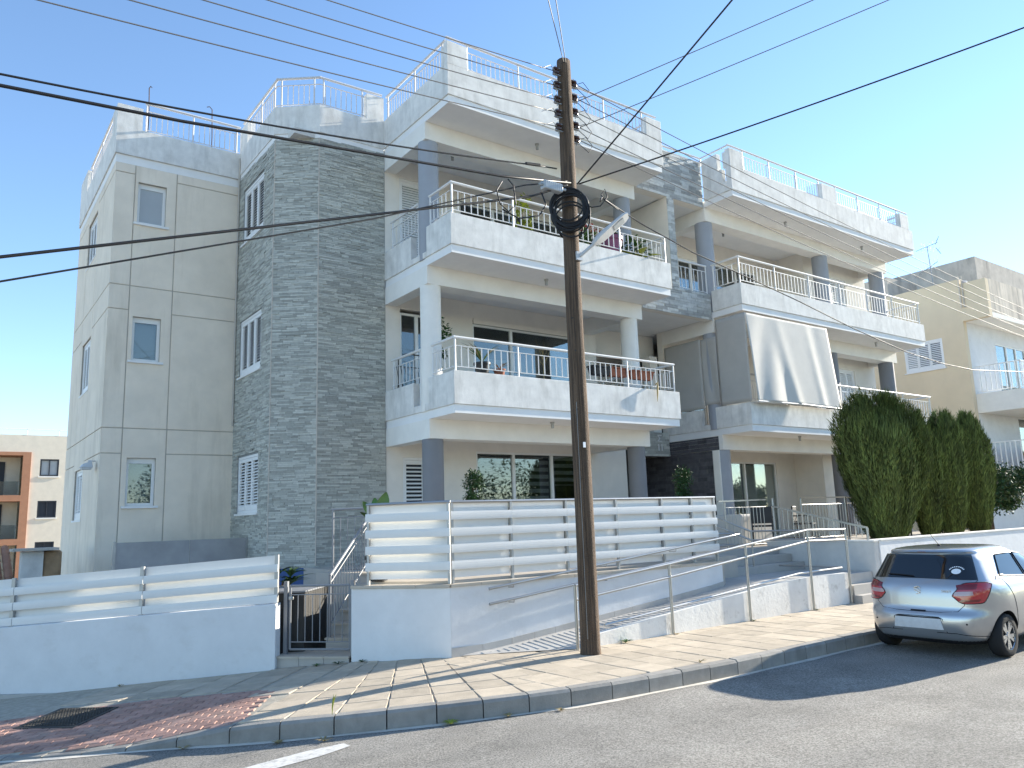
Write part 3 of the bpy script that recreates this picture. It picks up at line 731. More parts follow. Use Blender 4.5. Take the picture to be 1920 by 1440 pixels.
# door number panel
f = MB(); f.box(14.9, 16.26, 14.91, 15.1, 3.27, 3.68); f.build('number_panel', 'grout', B)
s = MB(); stone_face(s, (14.9, 14.9), (16.25, 14.9), 3.27, 3.92, hmin=.06, hmax=.08, lmin=.2, lmax=.4); np_ = s.build('stone_cladding', 'stone', B, kind='stuff')
q = MB(); yy = 14.862
for k in (0, 1): q.box(15.78+k*.12, 15.815+k*.12, yy, yy+.02, 3.42, 3.60); q.bar((15.76+k*.12, yy+.01, 3.56), (15.79+k*.12, yy+.01, 3.595), .02, .02)
for a, b_ in (((15.93, 3.84), (15.78, 3.84)), ((15.78, 3.84), (15.86, 3.76)), ((15.86, 3.76), (15.78, 3.68)), ((15.78, 3.68), (15.93, 3.68))): q.bar((a[0], yy+.01, a[1]), (b_[0], yy+.01, b_[1]), .02, .022)
q.build('number_lettering', 'rail_white', B)
# roof
f = MB(); f.box(5.55, 26, 15.0, 24, 9.90, 10.04); f.box(2.85, 5.5, 18.2, 23.3, 9.90, 10.04); f.build('roof_slab', 'wall_grey', B)
f = MB(); f.box(7.6, 25.6, 23.8, 24, -.5, 10); f.box(5.5, 25.6, 22.0, 22.2, -.5, 9.85); f.build('rear_wall', 'plaster_soft', B)
# sun blinds on the right wing, first floor
def blind(name, grid, m, rod=None):
    n = len(grid); k = len(grid[0]); b = MB(); b.v = [p for r in grid for p in r]
    for i in range(n-1):
        for j in range(k-1): b.f.append((i*k+j, i*k+j+1, (i+1)*k+j+1, (i+1)*k+j))
    o = b.build(name, m, B, smooth=True)
    sd = o.modifiers.new('thick', 'SOLIDIFY'); sd.thickness = .004
    return o
gr = []
for i in range(40):
    t = i/39; row = []
    for j in range(50):
        u = j/49; x = 16.29+u*3.62+t*.02; z = 6.70-2.30*t
        y = 12.10-.20*t
        fold = .055*math.sin(u*19+t*3.0+1.3*math.sin(t*2))*math.exp(-((u-.12)/.22)**2)*(.3+t*.9) + .05*math.exp(-((u-.36-.10*t)/.05)**2)*(.15+t) + .045*math.exp(-((u-.72-.06*t)/.04)**2)*(.2+.8*t) - .05*math.exp(-((u-.27-.1*t)/.06)**2)*t - .03*math.exp(-((u-.8-.05*t)/.07)**2)
        row.append((x, y-fold*.45, z+.02*math.sin(u*3.1)*t))
    gr.append(row)
fb = blind('front_blind', gr, 'canvas')
MB().tube([gr[-1][0], gr[-1][25], gr[-1][-1]], .018, 8).build('blind_rod', 'rail_white', B)
def side_blind(y0, y1, zt, zb, amp):
    g_ = []
    for i in range(20):
        t = i/19; g_.append([(16.245-amp*math.sin(j/15*7+t*3)*t*.5, y0+(y1-y0)*j/15, zt+(zb-zt)*t) for j in range(16)])
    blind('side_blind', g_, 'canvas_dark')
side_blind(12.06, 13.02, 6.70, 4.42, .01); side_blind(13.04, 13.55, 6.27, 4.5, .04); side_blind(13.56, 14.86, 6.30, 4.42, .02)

# ---------------------------------------------------------------- terraces, street walls, ramp, stairs
terrace = MB(); terrace.prism([(5.74, 9.27), (11.15, 9.15), (11.15, 9.62), (12.1, 9.62), (12.1, 10.6), (14.36, 10.6), (26, 10.6), (26, 16.5), (5.9, 16.5), (5.9, 13.3), (5.42, 13.3), (5.84, 12.28), (6.38, 11.74), (4.98, 10.30)], -.6, ZT-.014)
ter = terrace.build('terrace', 'tile_floor', kind='structure')
floor_t = MB(); floor_t.prism([(14.5, 8.42), (30, 8.42), (30, 10.59), (14.5, 10.59)], -.6, .88); floor_t.build('planting_bed', 'earth', kind='structure')
yard = MB(); yard.prism([(-8, 21), (-6, 18.5), (3.8, 11.1), (4.3, 10.75), (5.8, 12.3), (5.36, 18), (2.66, 24)], -1.4, -.42); yard.build('yard', 'ramp_floor', kind='structure')

def wall_strip(mb, pts, th, z0f, z1f):
    """wall along a polyline, thickness th to the left side of travel"""
    n = len(pts); P_ = [Vector(p) for p in pts]; off = []
    for i in range(n):
        a = P_[max(0, i-1)]; b = P_[min(n-1, i+1)]; t = (b-a).normalized(); off.append(P_[i]+Vector((-t.y, t.x))*th)
    for i in range(n-1):
        q = [P_[i], P_[i+1], off[i+1], off[i]]; mb.prism([(p.x, p.y) for p in q], z0f, z1f)
# left street wall
def wl_top(x, y): s_ = (Vector((x, y))-WL0).dot(WLD); return .672-.055*s_
lw = thing('street_wall', 'long white plastered wall under the slatted fence left of the gate', 'wall')
m_ = MB(); pts = [WL0+WLD*9, WL0]
wall_strip(m_, pts, .2, -1.6, wl_top); m_.build('wall_face', 'wall_white', lw, bevel=.008)
# left fence: boards alternately in front of and behind the posts
lf = thing('slatted_fence', 'low white slatted fence with wavy boards on top of the long left wall', 'fence')
def fence_pt(t, off, z): q = WL0+WLD*t+Vector((.629, .777))*off; return Vector((q.x, q.y, z))
nrm = Vector((.629, .777))
def slat(mb, a, b, h, th, bow, nv):
    """board from a to b (bottom line), height h, slightly bowed profile, nv = outward normal"""
    a = Vector(a); b = Vector(b); nv = Vector((nv[0], nv[1], 0)).normalized(); base = len(mb.v); prof = []
    for k in range(5):
        f = k/4; prof.append((bow*(4*f*(1-f)), f*h))
    ring = [(o, z) for o, z in prof] + [(o-th, z) for o, z in reversed(prof)]
    for P_ in (a, b):
        for o, z in ring: q = P_+nv*o; mb.v.append((q.x, q.y, q.z+z))
    n = len(ring)
    for i in range(n): mb.f.append((base+i, base+n+i, base+n+(i+1) % n, base+(i+1) % n))
    mb.f.append(tuple(base+i for i in reversed(range(n)))); mb.f.append(tuple(base+n+i for i in range(n)))
sp_ = [0, 1.92, 3.78, 5.6, 7.4]
for i in range(len(sp_)):
    t = sp_[i]; zb = wl_top(*(WL0+WLD*t)); tt = .66
    a = fence_pt(t+.03, .10, 0)
    MB().obox((a.x, a.y, zb+tt/2), (*WLD, 0), (*nrm, 0), (0, 0, 1), .025, .022, tt/2).build('post', 'galv', lf)
for i in range(len(sp_)-1):
    t0, t1 = sp_[i], sp_[i+1]
    for k in range(6):
        front = k % 2 == 0; off = .060 if front else .135
        za = wl_top(*(WL0+WLD*t0))+.012+k*.103; zb = wl_top(*(WL0+WLD*t1))+.012+k*.103
        sm = MB(); slat(sm, fence_pt(t0+(.005 if front else .07), off, za), fence_pt(t1-(.003 if front else -.0), off, zb), .108 if front else .120, .006, .005 if front else -.003, -nrm)
        sm.build('board', 'slat_white', lf)
# gate sill, short wall, ramp wall
SW0 = Vector((4.67, 10.22)); SW1 = Vector((5.57, 9.11)); swd = (SW1-SW0).normalized(); swn = Vector((swd.y, -swd.x))   # swn looks to the street
gs = thing('gate_step', 'beige tiled step under the small grey gate', 'step')
gl = Vector((3.91, 11.04)); gr_ = Vector((4.65, 10.24)); GZ = lambda z: 1.7+(z-1.7)*1.085; gd = (gr_-gl).normalized(); gn = Vector((-gd.y, gd.x))
for k in range(3):
    a = gl+gd*((gr_-gl).length*k/3+.003); b = gl+gd*((gr_-gl).length*(k+1)/3-.003)
    q = MB(); q.prism([a, b, b+gn*.02, a+gn*.02], lambda x, y: gp(x, y)-.1, GZ(.075)); q.build('riser_tile', 'stair_tile', gs)
    q = MB(); a2 = a-gn*.02; b2 = b-gn*.02; q.prism([a2, b2, b+gn*.55, a+gn*.55], GZ(.078), GZ(.105)); q.build('tread_tile', 'tile_cap', gs)
gate = thing('garden_gate', 'small grey metal gate with thin vertical bars between two white walls', 'gate')
ga = gl+gn*.2+gd*.10; gb = gl+gn*.2+gd*((gr_-gl).length-.03)
def GP(u, z): q = ga+(gb-ga)*u; return Vector((q.x, q.y, GZ(z)))
f = MB()
for u in (.03, .955): f.cyl(GP(u, .16), GP(u, .95), .017, 8)
f.cyl(GP(.03, .95), GP(.955, .95), .017, 8); f.cyl(GP(.03, .16), GP(.955, .16), .015, 8); f.cyl(GP(.03, .25), GP(.955, .25), .008, 6); f.cyl(GP(.03, .84), GP(.955, .84), .008, 6)
autosmooth(f.build('gate_frame', 'alu_grey', gate))
for k in range(7): MB().cyl(GP(.15+k*.115, .25), GP(.15+k*.115, .84), .007, 6).build('bar', 'alu_grey', gate)
for u, w_ in ((-.035, .026), (1.0, .026)): c_ = GP(u, 0); MB().obox((c_.x, c_.y, GZ(.55)), (*gd, 0), (*gn, 0), (0, 0, 1), w_, .026, .50).build('gate_post', 'alu_grey', gate)
lk = MB(); c_ = GP(.06, .80); lk.lathe((c_.x-gn.x*.035, c_.y-gn.y*.035, c_.z-.03), [(.0, 0), (.03, .008), (.036, .03), (.03, .052), (0, .06)], 12); autosmooth(lk.build('gate_lock', 'galv', gate))
# stairs behind the gate
st = thing('garden_stairs', 'tiled stairs climbing behind the grey gate to the raised terrace', 'stairs')
sd_ = Vector((.70, .714)); sn = Vector((-sd_.y, sd_.x)); so_ = Vector((4.90, 10.24))
for i in range(6):
    t0 = .42+.29*i; z = -.03+.16*(i+1); a = so_+sd_*t0; b = a+sd_*(.3 if i < 5 else .9)
    q = MB(); q.prism([a, b, b+sn*.74, a+sn*.74], -.3, z-.03); q.build('step', 'stair_tile', st)
    q = MB(); a2 = a-sd_*.025; q.prism([a2, b, b+sn*.75, a2+sn*.75], z-.028, z); q.build('tread', 'tile_cap', st)
lnd = MB(); a = gl+gn*.5; lnd.prism([(4.08, 11.2), (4.82, 10.38), (5.2, 10.7), (4.5, 11.4)], -.6, -.035); lnd.build('landing', 'stair_tile', st)
# stair railing
sr = thing('stair_railing', 'grey sloped metal railing along the garden stairs', 'railing')
e0 = so_+sd_*.46+sn*.70; e1 = so_+sd_*2.1+sn*.70; e2 = e1+sd_*.75
def V3(p, z): return Vector((p.x, p.y, z))
f = MB(); f.cyl(V3(e0, .99), V3(e1, 1.78), .022, 8); f.cyl(V3(e1, 1.78), V3(e2, 1.80), .022, 8); f.cyl(V3(e0, .3), V3(e1, 1.08), .01, 6); f.cyl(V3(e0, .88), V3(e1, 1.67), .01, 6)
f.cyl(V3(e0, -.05), V3(e0, .99), .022, 8); f.cyl(V3(e1, .93), V3(e1, 1.78), .02, 8); f.cyl(V3(e2, .93), V3(e2, 1.8), .02, 8); f.cyl(V3(e1, 1.66), V3(e2, 1.68), .01, 6)
autosmooth(f.build('rail_frame', 'alu_grey', sr))
for i in range(1, 14):
    q = e0+(e1-e0)*(i/14); MB().cyl(V3(q, .3+.78*i/14), V3(q, .88+.79*i/14), .007, 6).build('bar', 'alu_grey', sr)
for i in range(1, 7):
    q = e1+(e2-e1)*(i/7); MB().cyl(V3(q, 1.0), V3(q, 1.66), .007, 6).build('bar', 'alu_grey', sr)
cb = thing('shade_filler', 'added dark low block standing in for the deep shade left of the garden stairs', 'filler')  # invented dark block, added in place of the deep shade beside the stairs
MB().prism([(3.98, 11.35), (4.36, 11.12), (5.1, 12.0), (4.5, 12.5)], -.6, .78).build('filler_body', 'iron', cb); MB().prism([(3.96, 11.33), (4.37, 11.10), (5.13, 12.0), (4.5, 12.54)], .782, .805).build('filler_top', 'alu_grey', cb)
# second rail on the terrace edge beside the tower
tr = thing('terrace_railing', 'thin grey railing on the terrace edge in front of the stone tower', 'railing')
f = MB(); f.cyl((5.22, 12.2, 1.96), (6.2, 11.75, 1.98), .018, 8); f.cyl((5.25, 12.18, .5), (5.25, 12.18, 1.96), .018, 8); f.cyl((5.25, 12.18, 1.83), (6.2, 11.75, 1.85), .008, 6); f.cyl((6.2, 11.75, ZT), (6.2, 11.75, 1.98), .018, 8); f.cyl((5.25, 12.18, 1.0), (6.2, 11.75, 1.0), .008, 6); f.build('rail_frame', 'alu_grey', tr)
for i in range(1, 9): MB().cyl((5.25+.105*i, 12.18-.0475*i, 1.0), (5.25+.105*i, 12.18-.0475*i, 1.84), .007, 6).build('bar', 'alu_grey', tr)
# short wall + ramp wall, one retaining wall with tile caps
rw = thing('terrace_wall', 'white retaining wall of the front terrace with beige tile cap beside the ramp', 'wall')
RWL = [SW0, SW1, Vector((6.5, 9.06)), Vector((8, 9.02)), Vector((9.5, 9.0)), Vector((10.6, 9.02)), Vector((11.0, 9.07)), Vector((11.22, 9.25)), Vector((11.27, 9.55))]
m_ = MB(); P_ = [SW0, SW1]; m_.prism([SW0, SW1, SW1+Vector((.14, .12)), SW0-swn*.16+swd*.02], lambda x, y: gp(x, y)-.3, .85); m_.build('wall_face', 'wall_white', rw, bevel=.01)
m_ = MB(); pts = RWL[1:]; pts = [SW1+Vector((.004, .0))]+pts[1:]
wall_strip(m_, pts, .16, -.3, .85); m_.build('wall_face', 'wall_white', rw)
m_ = MB(); 
for i in range(1, len(RWL)-1):
    a, b = RWL[i], RWL[i+1]; k = max(1, round((b-a).length/.42))
    for j in range(k):
        p0 = a+(b-a)*(j/k); p1 = a+(b-a)*((j+1)/k); t = (b-a).normalized(); n_ = Vector((t.y, -t.x))
        c0 = p0+t*.003-n_*.17; c1 = p1-t*.003-n_*.17
        MB().prism([p0+n_*.025+t*.003, p1+n_*.025-t*.003, c1, c0], .852, .89).build('cap_tile', 'tile_cap', rw)
for j in range(3):
    Ls = (SW1-SW0).length; p0 = SW0+swd*(Ls*j/3+.003); p1 = SW0+swd*(Ls*(j+1)/3-.003)
    MB().prism([p0+swn*.025, p1+swn*.025, p1-swn*.16, p0-swn*.16], .852, .89).build('cap_tile', 'tile_cap', rw)
def rampz(x): return min(.52, max(.0, .095*(x-6.15)))
m_ = MB()
for i in range(1, len(RWL)-2):
    a, b = RWL[i], RWL[i+1]; t = (b-a).normalized(); n_ = Vector((t.y, -t.x)); k = max(1, round((b-a).length/.42))
    for j in range(k):
        p0 = a+(b-a)*(j/k)+t*.002; p1 = a+(b-a)*((j+1)/k)-t*.002
        MB().prism([p0+n_*.014, p1+n_*.014, p1+n_*.001, p0+n_*.001], lambda x, y: gp(x, y)-.05 if x < 6 else rampz(x)-.02, lambda x, y: rampz(x)+.085).build('skirting_tile', 'ramp_floor', rw)
# terrace fence, two runs meeting at the corner
tf = thing('terrace_fence', 'white slatted privacy fence with grey posts around the front terrace', 'fence')
fz0, fz1 = .97, 1.96
runA = (SW0+swd*.20-swn*.06, SW1-swn*.06+Vector((.02, .03))); runB = (Vector((5.66, 9.24)), Vector((10.95, 9.09)))
def fence_run(a, b, posts, m='slat_white'):
    t = (b-a).normalized(); n_ = Vector((t.y, -t.x)); L_ = (b-a).length
    for u in posts:
        q = a+t*u; MB().obox((q.x, q.y, (fz0-.08+fz1)/2), (*t, 0), (*n_, 0), (0, 0, 1), .016, .022, (fz1-fz0+.08)/2).build('post', 'galv', tf)
    MB().tube([V3(a, fz1+.012), V3(b, fz1+.012)], .021, 10).build('top_rail', 'steel', tf)
    edges = [0]+[p for p in posts if .1 < p < L_-.1]+[L_]
    step = (fz1-fz0)/9
    for k in range(9):
        front = k % 2 == 1; z = fz0+k*step-.008; off = .036 if front else -.030
        segs = [(0, L_)] if (front and L_ < 2) else ([(edges[i], edges[i+1]) for i in range(len(edges)-1)])
        for (s0, s1) in segs:
            g_ = .0 if front else .02
            q = MB(); slat(q, V3(a+t*(s0+g_)+n_*off, z), V3(a+t*(s1-g_-(.002 if front else 0))+n_*off, z), step*(1.02 if front else 1.12), .005, .004 if front else -.002, n_); q.build('board', 'slat_white', tf)
fence_run(runA[0], runA[1], (.03, (runA[1]-runA[0]).length-.03))
fence_run(runB[0], runB[1], (.03, 1.0, 2.0, 3.0, 4.0, 4.7, 5.26))
# ramp
rp = thing('access_ramp', 'grey tiled access ramp rising from the pavement to the entrance', 'ramp')
def ramp_y0(x): return 8.2+.10 if x > 7 else 8.2+(7-x)*.681
q = MB(); xs_ = [5.6, 5.9, 6.15, 6.5, 7.0, 7.5, 8, 9, 10, 11, 11.62]
def ramp_h(x, y):
    foot = ((x-5.59)*.563+(y-9.16)*.826)       # distance from the foot line
    return max(gp(x, y)+.006, min(rampz(x)+.004, gp(x, y)+.006+.13*max(0, foot)) if x < 7.6 else rampz(x)+.004)
NRY = 7
for x in xs_:
    for j in range(NRY): y1_ = (9.17 if x < 6.6 else 9.06) if x < 11 else 9.6; y0_ = ramp_y0(x); q.v.append((x, y0_+(y1_-y0_)*j/(NRY-1), ramp_h(x, y0_+(y1_-y0_)*j/(NRY-1))))
for i in range(len(xs_)-1):
    for j in range(NRY-1): q.f.append((NRY*i+j, NRY*(i+1)+j, NRY*(i+1)+j+1, NRY*i+j+1))
q.build('ramp_floor', 'ramp_floor', rp)
grm = MB()
for k in range(52):
    x = 5.95+k*.105; y0 = ramp_y0(x)+.08; z = ramp_h(x, y0)+.004; z9 = ramp_h(x, 8.93)+.004; e = .02
    grm.hexa([(x, y0, z-.006), (x+e, y0, z-.005), (x+e, 8.93, z9-.005), (x, 8.93, z9-.006), (x+.004, y0, z+.003), (x+e-.004, y0, z+.004), (x+e-.004, 8.93, z9+.004), (x+.004, 8.93, z9+.003)])
grm.build('grip_ridges', 'ramp_floor', rp, kind='stuff')
q = MB(); q.box(11.6, 14.34, 8.30, 9.72, -.2, .525); q.build('landing', 'ramp_floor', rp)
# low outer wall
ow = thing('ramp_kerb_wall', 'low worn white wall along the street side of the ramp', 'wall')
q = MB(); xs_ = [7.25, 8.5, 9.8, 11, 12.1, 13.36]
for i in range(len(xs_)-1):
    x0, x1 = xs_[i], xs_[i+1]; z0, z1 = max(.03, rampz(x0)+.045), rampz(x1)+.045
    q.hexa([(x0, 8.2, -.2), (x1, 8.2, -.2), (x1, 8.32, -.2), (x0, 8.32, -.2), (x0, 8.2, z0), (x1, 8.2, z1), (x1, 8.32, z1), (x0, 8.32, z0)])
q.build('wall_face', 'wall_worn', ow)
# outer handrail
hr = thing('ramp_handrail', 'steel tube handrail on posts along the street side of the ramp', 'railing')
PX_ = [6.92, 8.73, 10.5, 12.2, 13.36]; PT = [.82, .99, 1.18, 1.36, 1.335]
for x, zt in zip(PX_, PT): autosmooth(MB().cyl((x, 8.17, gp(x, 8.17)-.02), (x, 8.17, zt), .022, 10).build('post', 'steel', hr))
for dz in (0, -.185): autosmooth(MB().tube([(x, 8.17, z+dz) for x, z in zip(PX_, PT)], .020, 10).build('rail', 'steel', hr))
autosmooth(MB().tube([(7.5, 8.27, rampz(7.5)+.12), (12.0, 8.27, rampz(12)+.12), (13.3, 8.27, .66)], .018, 8).build('guard_rail', 'steel', hr))
autosmooth(MB().tube([(13.3, 8.27, .66), (13.32, 9.6, .66)], .016, 8).build('guard_rail', 'steel', hr))
# inner handrail (two tubes with a return bend at the top)
ir = thing('wall_handrail', 'pair of steel tube handrails along the white terrace wall beside the ramp', 'railing')
for k, (dz) in enumerate((0, -.20)):
    z0 = .80+dz; z1 = 1.30+dz
    pts = [(6.10, 8.98, z0)]+[(6.10+(11.0-6.10)*t, 8.98-.10*t, z0+(z1-z0)*t) for t in (.25, .5, .75, 1)]+[(11.3, 8.9, z1+.03), (11.45, 9.02, z1+.035), (11.47, 9.16, z1+.035), (11.36, 9.28, z1+.03), (11.1, 9.33, z1+.03)]
    autosmooth(MB().tube(pts, .019, 10).build('rail', 'steel', ir))
    for x in (6.5, 8.2, 9.7):
        t = (x-6.05)/4.95; z = z0+(z1-z0)*t; yb_ = 8.98-.10*t; MB().tube([(x, yb_, z), (x, yb_, z-.05), (x-.03, yb_+.125, z-.055)], .008, 6).build('bracket', 'steel', ir)
# entrance steps, side wall, rails
es = thing('entrance_steps', 'grey tiled steps from the ramp landing up to the building entrance', 'stairs')
for i in range(3):
    MB().box(12.1, 14.34, 9.72+.29*i, 10.6, .525+.15*i-(.0 if i else .1), .525+.15*(i+1)).build('step', 'stair_tile', es, bevel=.006)
MB().box(13.42, 14.34, 8.0, 8.29, -.1, .17).build('step', 'stair_tile', es); MB().box(13.42, 14.34, 8.14, 8.295, .171, .34).build('step', 'stair_tile', es)
sw = thing('entrance_side_wall', 'pale side wall of the right terrace beside the entrance steps', 'wall')
q = MB(); q.box(14.36, 14.52, 8.22, 10.45, -.2, 1.07); q.box(14.36, 14.52, 10.45, 10.6, -.2, 1.07); q.build('wall_face', 'wall_grey', sw)
MB().box(14.34, 14.54, 8.20, 10.5, 1.072, 1.10).build('coping', 'plaster', sw)
er = thing('entrance_railing', 'sloping steel railing with bars on the entrance side wall', 'railing')
f = MB(); f.bar((14.43, 10.42, 1.80), (14.43, 8.36, 1.33), .05, .035); f.cyl((14.43, 10.42, 1.1), (14.43, 10.42, 1.97), .022, 8); f.cyl((14.43, 8.36, 1.1), (14.43, 8.36, 1.33), .025, 8); f.cyl((14.43, 10.42, 1.18), (14.43, 8.36, 1.13), .008, 6); f.build('rail_frame', 'steel', er)
for i in range(1, 18): MB().cyl((14.43, 10.42-.1145*i, 1.16), (14.43, 10.42-.1145*i, 1.79-.026*i), .007, 6).build('bar', 'steel', er)
e2r = thing('landing_railing', 'steel railing panel at the top of the entrance steps', 'railing')
f = MB(); f.bar((12.9, 10.62, 1.93), (14.45, 10.62, 1.95), .045, .03); f.cyl((13.1, 10.62, ZT), (13.1, 10.62, 1.93), .02, 8); f.cyl((13.1, 10.62, 1.8), (14.45, 10.62, 1.8), .008, 6); f.cyl((13.1, 10.62, 1.03), (14.45, 10.62, 1.03), .008, 6); f.build('rail_frame', 'steel', e2r)
for i in range(1, 12): MB().cyl((13.1+.115*i, 10.62, 1.03), (13.1+.115*i, 10.62, 1.8), .007, 6).build('bar', 'steel', e2r)
# stair hand rails in the middle of the landing
mr = thing('stair_handrail', 'bent steel tube handrail across the entrance landing', 'railing')
for dz in (0, -.17):
    autosmooth(MB().tube([(11.4, 10.2, 1.66+dz), (12.55, 10.55, 1.66+dz), (12.75, 9.75, 1.33+dz), (14.3, 8.95, 1.30+dz)], .018, 8).build('rail', 'steel', mr))
for q in ((12.55, 10.55, 1.66, ZT), (12.75, 9.75, 1.33, .5)): MB().cyl((q[0], q[1], q[3]), (q[0], q[1], q[2]), .018, 8).build('post', 'steel', mr)
fr_ = thing('terrace_bar_fence', 'dark and grey vertical bar fence on the right terrace behind the cypress', 'fence')
for k, (x0, x1, mm) in enumerate(((16.6, 18.45, 'steel'), (18.5, 21.5, 'iron'))):
    f = MB(); f.bar((x0, 11.2, 1.98), (x1, 11.2, 1.99), .045, .03); f.cyl((x0, 11.2, 1.83), (x1, 11.2, 1.83), .008, 6); f.cyl((x0, 11.2, 1.05), (x1, 11.2, 1.05), .008, 6)
    for xx in (x0, x1): f.cyl((xx, 11.2, .9), (xx, 11.2, 1.98), .022, 8)
    f.build('rail_frame', mm, fr_)
    n = round((x1-x0)/.12)
    for i in range(1, n): MB().cyl((x0+(x1-x0)*i/n, 11.2, 1.05), (x0+(x1-x0)*i/n, 11.2, 1.83), .008, 6).build('bar', mm, fr_)
# boundary wall on the right
bw_ = thing('boundary_wall', 'long white garden wall behind the parked car and below the cypresses', 'wall')
q = MB(); q.box(14.53, 32, 8.2, 8.4, -.3, 1.08); q.build('wall_face', 'wall_white', bw_, bevel=.01)
MB().box(14.55, 32, 8.18, 8.42, 1.082, 1.105).build('coping', 'plaster', bw_)

# ---------------------------------------------------------------- grey screen with the air conditioners behind it
gsn = thing('mesh_screen', 'grey mesh screen in front of the beige block wall', 'screen')
MB().box(2.84, 4.18, 16.78, 16.80, .1, 1.52).build('screen_panel', 'screen_mesh', gsn); MB().box(4.19, 5.30, 16.78, 16.80, .1, 1.52).build('screen_panel', 'screen_mesh', gsn)
MB().box(2.79, 2.84, 16.76, 16.82, -.3, 1.54).build('post', 'galv', gsn); MB().box(5.30, 5.34, 16.76, 16.82, -.3, 1.54).build('post', 'galv', gsn)

# ---------------------------------------------------------------- utility pole and its fittings
PX0, PY0 = 6.85, 7.83
pole = thing('utility_pole', 'weathered brown wooden utility pole standing on the pavement', 'utility pole', (PX0, PY0, 0))
pts = []; rad = []; rnd = random.Random(3)
q = MB(); n = 20; zs = [-.1, 0, .1, .3]+[.3+.25*k for k in range(1, 32)]+[8.19]
for z in zs:
    r = .127-.0036*z+(.008 if z < .05 else 0)
    for j in range(n):
        t = 2*math.pi*j/n; rr = r*(1+.035*math.sin(3*t+z*.35)+.02*math.sin(7*t+z*.8)+rnd.uniform(-.010, .010)); q.v.append((rr*math.cos(t)+.010*math.sin(z*.9), rr*math.sin(t)+.008*math.sin(z*.6+1), z))
for i in range(len(zs)-1):
    for j in range(n): q.f.append((i*n+j, i*n+(j+1) % n, (i+1)*n+(j+1) % n, (i+1)*n+j))
q.f.append(tuple((len(zs)-1)*n+j for j in range(n)))
q.build('shaft', 'wood_pole', pole, smooth=True)
for z, ang in ((3.1, -2.6), (3.9, -2.4), (4.35, -2.6), (5.0, -2.5), (2.2, -2.55), (5.55, -2.2)):
    r = .127-.0036*z
    MB().cyl((r*.9*math.cos(ang), r*.9*math.sin(ang), z), (r*1.08*math.cos(ang), r*1.08*math.sin(ang), z), .012, 8).build('bolt', 'iron', pole)
MB().box(-.02+.13*math.cos(-2.0), .02+.13*math.cos(-2.0), .13*math.sin(-2.0)-.012, .13*math.sin(-2.0)-.004, 2.6, 2.67).build('number_tag', 'sticker', pole)
MB().tube([(-.125, -.09, z) for z in (.2, 1.0, 2.0, 3.2)], .005, 6).build('earth_wire', 'wire_grey', pole)
WZ = [7.96, 7.74, 7.52, 7.31, 7.10]
for k, z in enumerate(WZ):
    for sgn in (-1, 1):
        zz = z if sgn < 0 else z-.10
        arm = MB(); arm.bar((sgn*.09, -.03, zz-.05), (sgn*.22, -.03, zz-.05), .035, .008); arm.bar((sgn*.09, -.03, zz+.06), (sgn*.20, -.03, zz+.06), .03, .008); arm.cyl((sgn*.165, -.03, zz-.09), (sgn*.165, -.03, zz+.09), .008, 6); arm.build('bracket', 'galv', pole)
        ins = MB(); ins.lathe((sgn*.165, -.03, zz-.045), [(.02, 0), (.045, .005), (.048, .03), (.026, .042), (.026, .052), (.048, .064), (.045, .09), (.02, .095)], 12); autosmooth(ins.build('insulator', 'porcelain', pole))
    MB().tube([(.18, -.03, z-.1), (.32, -.06, z-.03), (.42, -.08, z-.14), (.36, -.06, z-.25), (.2, -.05, z-.16)], .005, 6).build('jumper_wire', 'cable', pole)
    MB().tube([(-.18, -.03, z), (-.30, -.08, z+.03), (-.42, -.1, z-.05), (-.5, -.09, z-.09)], .006, 6).build('dead_end_grip', 'galv', pole)
# lamp arm and head
la = thing('street_lamp', 'grey LED street lamp head on a short arm bolted to the wooden pole', 'street lamp', (PX0, PY0, 5.2))
d = Vector((.36, -.42, .42)).normalized(); sd3 = d.cross(Vector((0, 0, 1))).normalized(); up3 = sd3.cross(d)
b0 = Vector((.03, -.13, .02)); 
autosmooth(MB().tube([b0, b0+d*.30], .024, 10).build('arm', 'lamp_grey', la)); MB().obox(b0+Vector((-.01, .02, 0)), (1, 0, 0), (0, 1, 0), (0, 0, 1), .05, .03, .06).build('clamp', 'lamp_grey', la)
q = MB(); prof = [(.24, .035, .035), (.29, .075, .045), (.38, .125, .05), (.62, .14, .04), (.80, .135, .032), (.85, .09, .025)]
for (t, w_, h_) in prof:
    for (a_, c_) in ((-1, -.55), (1, -.55), (1.0, .1), (.55, 1), (-.55, 1), (-1.0, .1)): q.v.append(tuple(b0+d*t+sd3*(w_*a_)+up3*(h_*c_)))
for i in range(len(prof)-1):
    for j in range(6): q.f.append((i*6+j, i*6+(j+1) % 6, (i+1)*6+(j+1) % 6, (i+1)*6+j))
q.f += [tuple(reversed(range(6))), tuple(5*6+j for j in range(6))]
autosmooth(q.build('housing', 'lamp_grey', la))
MB().obox(b0+d*.68-up3*.024, d, sd3, up3, .085, .085, .004).build('led_panel', 'clear_plastic', la)
